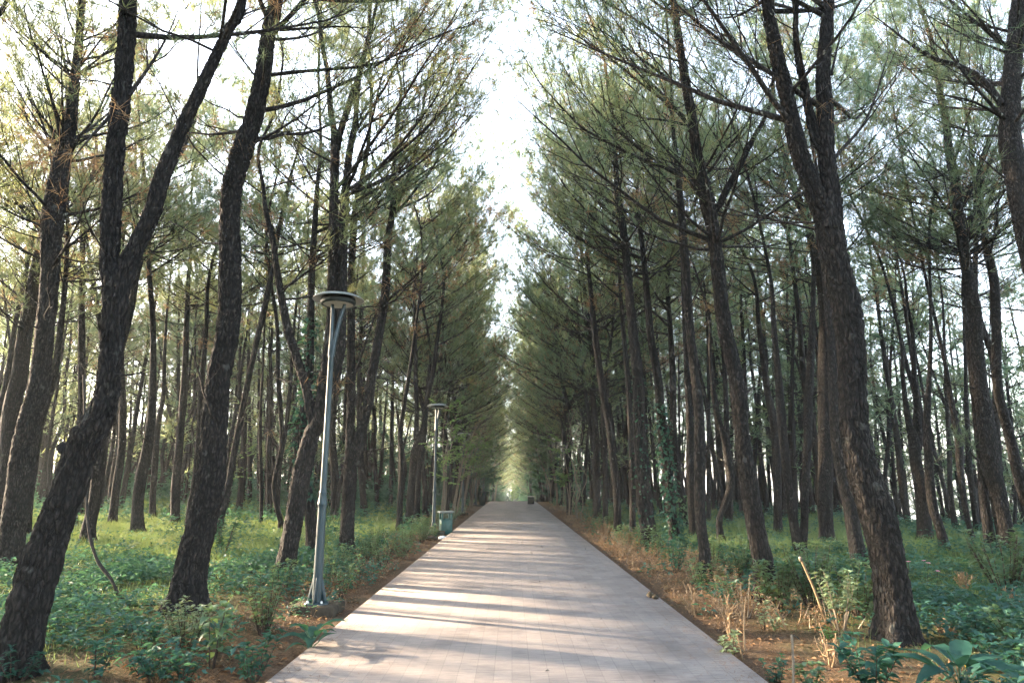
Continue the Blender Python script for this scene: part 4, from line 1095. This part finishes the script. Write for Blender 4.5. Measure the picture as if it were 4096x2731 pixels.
leafy('greenish small bush beside the dry stalks', D2(690, 650), .36, .2, 7, 6, .07, .035, 'shrub')
leafy('bush at the foot of the ivy pine with drooping leaves', D2(150, 370), .60, .35, 10, 6, .12, .05, 'bigleaf', hang=.3)
leafy('small plant with star shaped leaf top by the crooked pine', D2(430, 480), .50, .12, 3, 4, .10, .04, 'shrub')
leafy('dark weed at the right paving edge near the bottom', D2(1230, 1500), .26, .16, 7, 6, .06, .03, 'bigleaf')
leafy('fresh green weed at the bottom edge beside the short stick', D2(1600, 1560), .22, .14, 5, 4, .10, .05, 'shrub')
leafy('shrub with oval leaves close against the big cleft pine', D3(380, 900), .66, .34, 18, 9, .10, .056, 'shrub')
leafy('mass of dark oval leaves at the bottom edge below the big cleft pine', (3490, 2745), .44, .30, 9, 5, .15, .075, 'bigleaf')
rosette('huge blue green leaved plant at the bottom edge in the lower right', (3850, 2790), 9, .46, .15, 'bigleaf', .26, .55, .75)
leafy('spreading bush with layered pointed leaves below the warm bark pine', D3(1960, 620), .95, .62, 24, 8, .15, .052, 'shrub', hang=.1)
leafy('low weed amid orange litter in the lower right corner', D3(1640, 1130), .34, .3, 8, 5, .13, .055, 'bigleaf')
leafy('weed with round leaves in the far lower right corner', D3(2060, 1180), .40, .25, 7, 5, .10, .07, 'shrub')
leafy('dark trailing weed in the lower right corner beneath yellow flowers', D3(1900, 1470), .30, .35, 10, 5, .11, .06, 'bigleaf')
leafy('yellow leafed seedling at the foot of the big cleft pine', D3(60, 1090), .14, .12, 4, 4, .06, .035, 'brightleaf')
leafy('leafy shoots sprouting round the sunlit foot of the big cleft pine', D3(840, 1090), .26, .16, 5, 5, .09, .04, 'brightleaf')

# verge shrubs, green and dry, along both path edges
rv = np.random.default_rng(33)
WORDS = 'first second third fourth fifth sixth seventh eighth ninth tenth eleventh twelfth thirteenth fourteenth fifteenth sixteenth seventeenth eighteenth nineteenth twentieth twenty-first twenty-second twenty-third twenty-fourth'.split()
def verge(side, kind, n, y0, y1, x0, x1, h0, h1, label, **kw):
    ys = np.sort(y0 + (y1 - y0) * (np.arange(n) + rv.random(n)) / n)
    for k, y in enumerate(ys):
        x = side * rv.uniform(x0, x1)
        big = 1 + .012 * y
        leafy(label.format(WORDS[k]), (x, y, float(gz(x, y))), rv.uniform(h0, h1), rv.uniform(.22, .4), int(rv.integers(8, 13)), 7, kw['ll'] * big, kw['lw'] * big, kind, kw.get('stem', 'twig'), group=kw['group'])
verge(-1, 'shrub', 24, 9.6, 26, 2.3, 3.4, .35, .62, '{} low green shrub counting away along the left verge past the lamp', ll=.075, lw=.034, group='green shrubs on the left verge')
verge(1, 'dryleaf', 22, 8.0, 26, 2.4, 3.5, .28, .55, '{} dry brown shrub counting away along the right verge', ll=.055, lw=.022, stem='palestem', group='dry shrubs on the right verge')
verge(1, 'shrub', 20, 9.5, 30, 2.8, 4.6, .4, .7, '{} green shrub counting away along the right verge behind the dry ones', ll=.095, lw=.042, group='green shrubs on the right verge')
verge(-1, 'paleleaf', 8, 22, 36, 2.5, 3.3, .35, .6, '{} sunlit yellow green shrub counting away along the left verge past the second lamp', ll=.08, lw=.04, group='sunlit shrubs on the left verge')

# dry stalks, sticks
def stick(name, label, pts, r, mat='drystem', cat='stick', extra=None):
    P = spline(np.array(pts, float), 14); p0 = P[0].copy()
    root = thing(name, p0, label, cat)
    g = Geo(); rr = np.interp(np.linspace(0, 1, 14), [0, 1], r if isinstance(r, tuple) else (r, r * .6)); tubes(g, P - p0, rr, 7)
    g.obj('stalk', M[mat], root, True)
    return root, P - p0
a = on_ground(3310, 2497); b = at_depth(3202, 2232, a[1] - .05)
r, P = stick('cut_stick', 'tall pale cut stick slanting out of the verge shrubs, knob on top', [a - [0, 0, .05], a * .5 + b * .5 + [.015, 0, -.01], b], (.017, .012))
g = Geo(); lathe(g, [(.001, -.035), (.016, -.03), (.022, -.005), (.021, .012), (.013, .018), (.001, .014)], 12, P[-1]); g.obj('knob', M['palestem'], r, True)
a = on_ground(3168, 2735); b = at_depth(3167, 2537, a[1] + .02)
r, P = stick('short_stick', 'short grey stick with a scrap of cloth on its tip, bottom edge', [a - [0, 0, .05], a * .5 + b * .5 + [.008, 0, 0], b], (.011, .010), 'palestem')
g = Geo(); leaves_full(g, P[-1:] + [0, 0, -.01], np.array([[1, -.2, -.25]]), [.07], [.045], rv, .6, .9, .2); g.obj('rag', M['paint'], r)
for (x0, y0, x1, y1, lab) in ((880, 1150, 897, 640, 'thin straight dry stalk standing alone on the sunny soil'), (1360, 990, 1135, 630, 'leaning dry twig crossing before the leafy verge shrub'), (1190, 830, 1275, 670, 'short dry twig crossing the leaning one'),
                              (1460, 910, 1500, 700, 'dry stalk under the tallest verge shrub'), (860, 1240, 805, 1050, 'dark bare stem rising at the paving edge by the yellow green plant')):
    a = on_ground(*D2(x0, y0)); b = at_depth(*D2(x1, y1), a[1] + rv.uniform(-.08, .08))
    stick('dry_stalk', lab, [a - [0, 0, .03], (a + b) / 2 + rv.normal(size=3) * .012, b], (.009, .005))
def stalk_bush(label, at, h, r, n):
    rg = np.random.default_rng(hash_str(label)); p = on_ground(*at); root = thing('dry_shrub', p, label, 'dry shrub')
    az = rg.random(n) * 6.28; sp = rg.random(n) * r / h
    P = grow(np.zeros((n, 3)) - [0, 0, .04], nrm(np.stack([np.cos(az) * sp, np.sin(az) * sp, np.ones(n)], -1)), h * rg.uniform(.6, 1.1, n), 8, rg, .15, .22)
    g = Geo(); tubes(g, P, np.full((n, 1), .008) * np.linspace(1, .5, 8), 6)
    i = rg.integers(0, n, n * 4); b, t = lerp_path(P, i, rg.uniform(.4, .98, len(i)))
    tubes(g, grow(b, nrm(t + rg.normal(size=(len(i), 3)) * .7), h * rg.uniform(.12, .35, len(i)), 5, rg, .1, .25), np.full((len(i), 1), .006) * np.linspace(1, .5, 5), 5)
    g.obj('stalk', M['drystem'], root, True)
    i = rg.integers(0, n, n * 5); b, t = lerp_path(P, i, rg.uniform(.3, .98, len(i)))
    g = Geo(); leaves_full(g, b, rg.normal(size=(len(i), 3)) + [0, 0, -.5], rg.uniform(.03, .07, len(i)), rg.uniform(.015, .03, len(i)), rg, .8); g.obj('leaves', M['dryleaf'], root, True)
stalk_bush('clump of broken pale dry stalks shining in the sun by the right paving edge', D2(720, 1010), .50, .30, 9)
stalk_bush('dry grey twiggy bush by the right paving edge before the crooked pine', D2(330, 780), .42, .25, 8)
stalk_bush('sparse dry twigs on the sunlit soil beside the short stick', D2(1800, 1330), .40, .35, 6)
stalk_bush('reddish dry bracken among weeds on the right edge', D3(2000, 760), .30, .5, 12)
stalk_bush('orange dry fern clump right of the big cleft pine', D3(1360, 1080), .22, .25, 12)
stalk_bush('brown dry clump on the shaded slope below the pink flowers', D3(1520, 540), .28, .25, 14)

# flowers
def flower(label, s, mat, cat, d=.05, n=5):
    base = on_ground(s[0] + rv.uniform(-6, 6), s[1] + 95); top = at_depth(s[0], s[1], base[1])
    root, P = stick('flower', label, [base - [0, 0, .03], (base + top) / 2 + rv.normal(size=3) * .01, top], (.004, .003), 'vine', cat)
    a = np.arange(n) * 6.283 / n
    g = Geo(); leaves_full(g, np.repeat(P[-1:], n, 0), np.stack([np.cos(a), np.sin(a) , .45 + 0 * a], -1), np.full(n, d), np.full(n, d * .7), rv, .5); g.obj('petals', M[mat], root, True)
    k = 8; i = np.zeros(k, int); b, t = lerp_path(P[None], i, rv.uniform(.1, .7, k))
    g = Geo(); leaves_full(g, b, np.stack([rv.normal(size=k), rv.normal(size=k), rv.random(k) * .5], -1), np.full(k, .09), np.full(k, .04), rv, .3); g.obj('leaves', M['shrub'], root, True)
for lab, s in (('lone pink flower nearest the big cleft pine', (3634, 2246)), ('upper pink flower of the close pair right of the lone one', (3695, 2243)), ('lower pink flower of the close pair right of the lone one', (3713, 2252)), ('pink flower lowest down the shaded slope', (3750, 2284))):
    flower(lab, s, 'pink', 'pink flower', .042)
flower('yellow flower among dark weeds in the lower right corner', (3870, 2664), 'yellow', 'yellow flower', .035)
flower('paler yellow flower beside the bright one in the lower right corner', (3912, 2688), 'yellow', 'yellow flower', .03)

# vines and ivy
Yv = on_ground(545, 2432)[1]
pts = [at_depth(x, y, Yv + o) for x, y, o in ((335, 1500, 1.6), (340, 1700, 1.2), (344, 1905, .8), (348, 2044, .5), (361, 2149, .3), (392, 2245, .15), (444, 2314, .05), (479, 2384, .0), (540, 2430, 0))]
e = on_ground(615, 2440); pts.append(e + [0, 0, .02])
P = spline(np.array(pts), 60)
v = thing('hanging_vine', e, 'bare woody vine hanging past the stubbed leaning pine and curling to the ground', 'vine')
g = Geo(); tubes(g, P - e, (.017 + .007 * np.abs(np.sin(np.arange(60) * .45)) * np.linspace(.4, 1, 60)), 8); g.obj('stalk', M['vine'], v, True)

def ivy(label, short, z0, z1, n, ll, leaf='shrub', cover=1.0, name='ivy'):
    rg = np.random.default_rng(hash_str(label)); rp, st = PINES[short]; P, Rd = st[0]
    root = thing(name, rp, label, 'ivy')
    az0 = -math.pi / 2
    z = z0 + (z1 - z0) * rg.random(n) ** 1.2; x = np.interp(z, P[:, 2], np.arange(len(P)))
    i = np.clip(x.astype(int), 0, len(P) - 2); f = (x - i)[:, None]
    c = P[i] * (1 - f) + P[i + 1] * f; rr = Rd[i]
    a = az0 + rg.normal(size=n) * 1.1 * cover
    o = np.stack([np.cos(a), np.sin(a), 0 * a], -1)
    b = c + o * (rr + rg.uniform(.0, .10, n))[:, None]
    g = Geo(); leaves_full(g, b, o + np.stack([rg.normal(size=n) * .7, rg.normal(size=n) * .7, rg.normal(-.5, .4, n)], -1), ll * rg.uniform(.5, 1.2, n), ll * .75 * rg.uniform(.5, 1.2, n), rg, .4, .8)
    g.obj('leaves', M[leaf], root, True)
    m = 4; zz = np.linspace(z0 - .1, z1, 30)
    x = np.interp(zz, P[:, 2], np.arange(len(P))); i = np.clip(x.astype(int), 0, len(P) - 2)
    Q = []
    for k in range(m):
        a = az0 + rg.uniform(-.9, .9) + .5 * np.sin(zz * rg.uniform(1, 2.2) + rg.random() * 6)
        Q.append(P[i] * [1, 1, 0] + np.stack([np.cos(a) * (Rd[i] + .012), np.sin(a) * (Rd[i] + .012), zz], -1))
    g = Geo(); tubes(g, np.array(Q), np.full((m, 30), .011), 5); g.obj('stem', M['vine'], root, True)
ivy('thick curtain of ivy leaves climbing the ivy pine from its foot', 'ivy pine', .1, 3.6, 440, .125, 'bigleaf', .9)
ivy('thin yellowing ivy on the near side of the furrowed pine', 'furrowed pine', .6, 4.2, 90, .10, 'bigleaf', .9)
ivy('ivy on the ivy clad pine behind the lamp pole', 'ivy clad pine', 1.2, 5.2, 420, .12, 'bigleaf', 1.2)
ivy('ivy round the foot of the pine with orange lit flank', 'orange flank pine', .0, 1.1, 120, .16, 'shrub', 1.2)

def tangle(label, at, h, n, r, seed):
    rg = np.random.default_rng(seed); p = on_ground(*at); root = thing('tangled_vine', p, label, 'vine')
    Q = []
    for k in range(n):
        z = np.linspace(0, h * rg.uniform(.6, 1), 46); ph = rg.random(4) * 6.28; w = rg.uniform(.9, 2.2, 2)
        rad = r * (.35 + .65 * np.sin(z / h * 3.0 + .2))
        Q.append(np.stack([np.cos(z * w[0] + ph[0]) * rad * .7 + .07 * np.sin(z * 5 + ph[2]) + rg.uniform(-r, r) * .6 - z * .03, np.sin(z * w[1] + ph[1]) * rad * .6 + .07 * np.sin(z * 6 + ph[3]), z - .05], -1))
    Q = np.array(Q); g = Geo(); tubes(g, Q, rg.uniform(.014, .03, (n, 1)) * np.linspace(1.2, .5, 46), 6); g.obj('stem', M['palestem'], root, True)
    m = 420; i = rg.integers(0, n, m); b, t = lerp_path(Q, i, rg.uniform(.1, 1, m))
    g = Geo(); leaves_full(g, b + rg.normal(size=(m, 3)) * .06, rg.normal(size=(m, 3)) + [0, 0, -.4], rg.uniform(.06, .14, m), rg.uniform(.04, .08, m), rg, .4); g.obj('leaves', M['shrub'], root, True)
tangle('tangle of twisting pale vines by the vine draped pine', (2318, 2072), 6.0, 6, .3, 51)
tangle('second tangle of dark twisting vines just past the vine draped pine', (2270, 2046), 4.2, 4, .25, 52)

# understorey saplings that lean over the path
def sapling(label, p, stems, h, lean, nleaf, ll, leaf='brightleaf', seed=1, spread=.5):
    rg = np.random.default_rng(seed); p = np.array([p[0], p[1], float(gz(p[0], p[1]))])
    root = thing('broadleaf_sapling', p, label, 'sapling')
    K = 12; Q = []
    for k in range(stems):
        a = rg.normal() * spread; t = np.linspace(0, 1, K); hh = h * rg.uniform(.7, 1.05)
        Q.append(np.stack([lean * t ** 1.7 * hh * rg.uniform(.6, 1.2) + rg.uniform(-.15, .15) + .06 * np.sin(t * 7 + a), a * t ** 1.4 * hh * .5 + .05 * np.sin(t * 9), t * hh * (1 - .12 * t) - .06], -1))
    Q = np.array(Q); g = Geo(); tubes(g, Q, rg.uniform(.022, .04, (stems, 1)) * np.linspace(1, .3, K), 7)
    nb = stems * 9; i = rg.integers(0, stems, nb); b, t = lerp_path(Q, i, rg.uniform(.38, .98, nb))
    d = nrm(t * .4 + np.stack([rg.normal(size=nb) + lean, rg.normal(size=nb), rg.normal(.1, .3, nb)], -1))
    B = grow(b, d, rg.uniform(.5, 1.3, nb), 6, rg, .0, .12); tubes(g, B, np.full((nb, 1), .011) * np.linspace(1, .3, 6), 4)
    g.obj('trunk', M['palestem'], root, True)
    i = rg.integers(0, nb, nleaf); b, t = lerp_path(B, i, rg.uniform(.2, 1, nleaf))
    side = nrm(np.cross(t, [0, 0, 1.])) * np.where(rg.random(nleaf) < .5, 1, -1)[:, None]
    g = Geo(); leaves_flat(g, b, t * .5 + side + rg.normal(size=(nleaf, 3)) * .25 + [0, 0, -.15], ll * rg.uniform(.6, 1.2, nleaf), ll * .45 * rg.uniform(.7, 1.2, nleaf), rg, .9); g.obj('foliage', M[leaf], root)
sapling('pale stemmed sapling with bright leaves right behind the second lamp post', (-2.75, 25.6), 4, 4.8, .10, 900, .15, seed=61)
sapling('sapling of bent pale stems leaning over the path before the third lamp', (-2.6, 30.5), 5, 5.2, .24, 1000, .15, seed=62)
sapling('sapling of long pale stems arching over the path past the third lamp', (-2.7, 37.5), 5, 6.8, .28, 900, .15, 'shrub', seed=63)
sapling('bushy green sapling bending over the path near the fourth lamp', (-2.7, 44), 4, 6.4, .2, 1100, .17, 'shrub', seed=64)
sapling('green sapling reaching over the right path edge halfway to the crest', (3.0, 34), 3, 5.2, -.12, 900, .17, seed=65)
sapling('dark sapling over the right path edge near the stone block', (2.9, 43.5), 4, 6.6, -.16, 1200, .18, 'shrub', seed=66)
for k, (x, y, hh) in enumerate(((-2.9, 53, 7.5), (2.95, 52, 7), (-2.9, 62, 8), (3.0, 66, 8), (-2.8, 78, 8.5), (2.9, 84, 9), (-2.6, 98, 9), (2.6, 108, 9))):
    sapling(f'{WORDS[k // 2]} leafy green sapling leaning in from the {"left" if x < 0 else "right"} beyond the path crest', (x, y), 4, hh, .22 if x < 0 else -.22, 1100, .26, 'shrub', seed=80 + k)
sapling('bright young tree at the end of the path beyond the crest', (.5, 150), 5, 9, .05, 1600, .5, 'brightleaf', seed=67)
sapling('very small bright green sapling deep among the pale trunks past the curved pine', (-14.5, 33), 2, 4, .1, 260, .2, seed=68)

# ------------------------------------------------------------------ uncountable ground cover
rc = np.random.default_rng(77)
def keep(x, y, margin=.0): return (x < -2.02 - margin) | (x > 2.10 + margin)
def clump(x, y): return .5 + .5 * np.sin(x * 1.7 + 1.3 * np.sin(y * .9)) * np.sin(y * 1.3 + 1.1 * np.sin(x * 1.1 + .5))

def herbs(geo, n, x0, x1, y0, y1, hh, ll, per, bias=1.0, thr=.25, ypow=1.0):
    x = rc.uniform(x0, x1, n); y = y0 + (y1 - y0) * rc.random(n) ** ypow
    c = clump(x, y); a = np.abs(x)
    ok = keep(x, y, .15) & (rc.random(n) < np.clip((c - thr) * 2.2, .03, 1)) & (rc.random(n) < sm((a - 2.2) / 1.6) * .9 + .1) & (a < .86 * y + 2)
    ok &= ~((x > 2.2) & (x < 4.2) & (y > 5.2) & (y < 8.3) & (rc.random(n) < .85))       # the bare sunny patch
    ok &= ~((((x < -4) & (x > -16) & (y > 14.5) & (y < 24)) | ((x > 4.5) & (x < 13) & (y > 16) & (y < 27))) & (rc.random(n) < .50))   # open grass
    x, y, c = x[ok], y[ok], c[ok]; m = len(x)
    h = hh * (.45 + .8 * c) * rc.uniform(.6, 1.3, m)
    i = np.repeat(np.arange(m), per); f = rc.uniform(.15, 1, len(i))
    az = rc.random(len(i)) * 6.28; off = rc.uniform(0, .10, len(i)) * (hh / .3)
    b = np.stack([x[i] + np.cos(az) * off, y[i] + np.sin(az) * off, gz(x[i], y[i]) + h[i] * f], -1)
    d = np.stack([np.cos(az), np.sin(az), rc.normal(.15, .35, len(i))], -1)
    L = ll * rc.uniform(.55, 1.25, len(i))
    leaves_flat(geo, b, d, L, L * rc.uniform(.38, .55, len(i)), rc, .85)

g = Geo()
herbs(g, 3400, -9, -2.2, 4.6, 13, .22, .085, 10)
herbs(g, 5200, -17, -2.2, 9, 21, .28, .10, 10)
herbs(g, 2600, 2.2, 9, 4.6, 12, .24, .09, 10, thr=.3)
herbs(g, 5200, 2.2, 19, 9, 24, .26, .11, 9, thr=.3)
herbs(g, 900, -3.4, -2.15, 8, 26, .26, .07, 10, thr=.1)
herbs(g, 5200, -42, -3, 21, 62, .45, .20, 9)
herbs(g, 2600, 3, 17, 22, 55, .35, .17, 8, thr=.35)
herbs(g, 2300, -52, -6, 38, 70, 1.7, .30, 18, thr=.0)
tag(g.obj('undergrowth', M['herb']), kind='stuff')

g = Geo()
def dry(n, x0, x1, y0, y1, hh, ll):
    x = rc.uniform(x0, x1, n); y = y0 + (y1 - y0) * rc.random(n) ** 1.4; ok = keep(x, y, .12) & (rc.random(n) < .25 + .75 * clump(x * 1.6, y * 1.2)); x, y = x[ok], y[ok]; n = len(x)
    h = hh * rc.uniform(.4, 1.3, n); i = np.repeat(np.arange(n), 8); az = rc.random(len(i)) * 6.28; f = rc.random(len(i))
    b = np.stack([x[i] + np.cos(az) * .07 * f, y[i] + np.sin(az) * .07 * f, gz(x[i], y[i]) + h[i] * f], -1)
    leaves_flat(g, b, np.stack([np.cos(az), np.sin(az), rc.normal(.2, .6, len(i))], -1), ll * rc.uniform(.5, 1.3, len(i)), ll * .4 * rc.uniform(.6, 1.2, len(i)), rc, .7)
    k = np.repeat(np.arange(n), 3); m = len(k)
    blades(g, np.stack([x[k] + rc.normal(size=m) * .03, y[k] + rc.normal(size=m) * .03, gz(x[k], y[k]) - .01], -1), nrm(np.stack([rc.normal(size=m) * .35, rc.normal(size=m) * .35, np.ones(m)], -1)), h[k] * rc.uniform(.7, 1.3, m), np.full(m, .005), rc)
dry(900, 2.25, 3.9, 7.6, 27, .22, .045); dry(420, -3.3, -2.2, 7.5, 26, .22, .05); dry(260, 2.3, 5, 27, 46, .35, .08); dry(220, -5, -2.3, 26, 46, .35, .08)
tag(g.obj('dry_undergrowth', M['dryleaf']), kind='stuff')

def grass(geo, n, x0, x1, y0, y1, h, w, ypow=1.0):
    x = rc.uniform(x0, x1, n); y = y0 + (y1 - y0) * rc.random(n) ** ypow
    a = np.abs(x); ok = keep(x, y, .5) & (a < .86 * y + 2) & (rc.random(n) < .25 + .75 * sm((a - 3.0) / 2.0))
    x, y = x[ok], y[ok]; m = len(x)
    d = nrm(np.stack([rc.normal(size=m) * .45, rc.normal(size=m) * .45, np.ones(m)], -1))
    blades(geo, np.stack([x, y, gz(x, y) - .01], -1), d, h * rc.uniform(.5, 1.3, m), np.full(m, w), rc)
g = Geo()
grass(g, 26000, -16, -3, 6, 20, .15, .007)
grass(g, 60000, -34, -3, 15, 40, .22, .018)
grass(g, 26000, -46, -3, 36, 66, .35, .04)
grass(g, 42000, -17, -4, 14, 25, .26, .014)
grass(g, 24000, 4.5, 14, 15.5, 28, .24, .014)
grass(g, 18000, 3, 14, 6, 18, .14, .007)
grass(g, 40000, 3, 20, 14, 40, .18, .016)
grass(g, 9000, 3, 22, 36, 62, .25, .03)
tag(g.obj('grass', M['grass']), kind='stuff')

g = Geo()
n = 42000; y = 4.8 + 34 * rc.random(n) ** 2.0; s = np.where(rc.random(n) < .5, -1, 1)
x = s * (2.1 + rc.gamma(1.6, .8, n)); ok = keep(x, y); x, y = x[ok], y[ok]; n = len(x)
az = rc.random(n) * 6.28; d = np.stack([np.cos(az), np.sin(az), rc.normal(.05, .12, n)], -1)
blades(g, np.stack([x, y, gz(x, y) + rc.uniform(.003, .02, n)], -1), nrm(d), rc.uniform(.06, .17, n), .0035 + .0004 * y, rc, face=np.array([[0, .15, 1.]]))
n2 = 5200; y = 4.6 + 30 * rc.random(n2) ** 1.7; e = rc.gamma(1.1, .22, n2); x = np.where(rc.random(n2) < .5, -1.96 + e, 2.04 - e)
az = rc.random(n2) * 6.28
blades(g, np.stack([x, y, profile(y) + rc.uniform(.002, .006, n2)], -1), np.stack([np.cos(az), np.sin(az), 0 * az], -1), rc.uniform(.05, .13, n2), .0022 + .0003 * y, rc, face=np.array([[0, .1, 1.]]))
m = 3600; y = 4.8 + 22 * rc.random(m) ** 1.6; x = np.where(rc.random(m) < .5, -1, 1) * (2.12 + rc.gamma(1.5, .8, m))
leaves_flat(g, np.stack([x, y, gz(x, y) + .012], -1), np.stack([rc.normal(size=m), rc.normal(size=m), rc.normal(.05, .15, m)], -1), rc.uniform(.03, .08, m), rc.uniform(.02, .04, m), rc, .7)
tag(g.obj('pine_needle_litter', M['litter']), kind='stuff')

# ------------------------------------------------------------------ light, air, camera
w = bpy.data.worlds.new('World'); bpy.context.scene.world = w; w.use_nodes = True
nt = w.node_tree; bg = nt.nodes.get('Background') or nt.nodes.new('ShaderNodeBackground')
sky = nt.nodes.new('ShaderNodeTexSky'); sky.sky_type = 'NISHITA'; sky.sun_disc = False
sky.sun_elevation = SUN_EL; sky.sun_rotation = -SUN_AZ; sky.air_density = 1.0; sky.dust_density = 1.6; sky.ozone_density = 1.0; sky.altitude = 0
hs = nt.nodes.new('ShaderNodeHueSaturation'); hs.inputs['Saturation'].default_value = .6; hs.inputs['Value'].default_value = 1.1      # milky morning sky
nt.links.new(sky.outputs[0], hs.inputs['Color']); nt.links.new(hs.outputs[0], bg.inputs['Color']); bg.inputs['Strength'].default_value = .15
out = nt.nodes.get('World Output') or nt.nodes.new('ShaderNodeOutputWorld'); nt.links.new(bg.outputs[0], out.inputs['Surface'])

hm, nt, out = new_mat('morning_haze')
pv = N(nt, 'ShaderNodeVolumePrincipled'); pv.inputs['Color'].default_value = (.90, .95, .97, 1); pv.inputs['Density'].default_value = .0006; pv.inputs['Anisotropy'].default_value = .12
nt.links.new(pv.outputs[0], out.inputs['Volume'])
g = Geo(); box(g, -1520, 1520, -1520, 1520, -42, 21); tag(g.obj('haze', hm), kind='stuff')

L = bpy.data.lights.new('sun', 'SUN'); L.energy = 5.0; L.angle = R(.8); L.color = (1.0, .78, .54)
so = bpy.data.objects.new('sun', L); C.objects.link(so)
so.rotation_euler = Vector(SUN_DIR).to_track_quat('Z', 'Y').to_euler(); so.location = (-60, 40, 40)

cam = bpy.data.cameras.new('camera'); cam.sensor_width = 36.0; cam.lens = F / 4096 * 36; cam.clip_end = 9000; cam.clip_start = .05
co = bpy.data.objects.new('camera', cam); C.objects.link(co); co.location = (0, 0, EYE); co.rotation_euler = (R(90) + PITCH, 0, 0)
sc = bpy.context.scene; sc.camera = co
sc.view_settings.view_transform = 'Standard'; sc.view_settings.look = 'None'; sc.view_settings.gamma = 1.0; sc.view_settings.exposure = 3.25
sc.render.engine = 'CYCLES'
cy = sc.cycles
cy.max_bounces = 5; cy.diffuse_bounces = 2; cy.glossy_bounces = 2; cy.transmission_bounces = 4; cy.transparent_max_bounces = 4
cy.use_adaptive_sampling = True; cy.adaptive_threshold = .03
cy.use_denoising = True; cy.sample_clamp_indirect = 6.0
cy.volume_bounces = 0; cy.debug_use_spatial_splits = True; cy.use_persistent_data = False
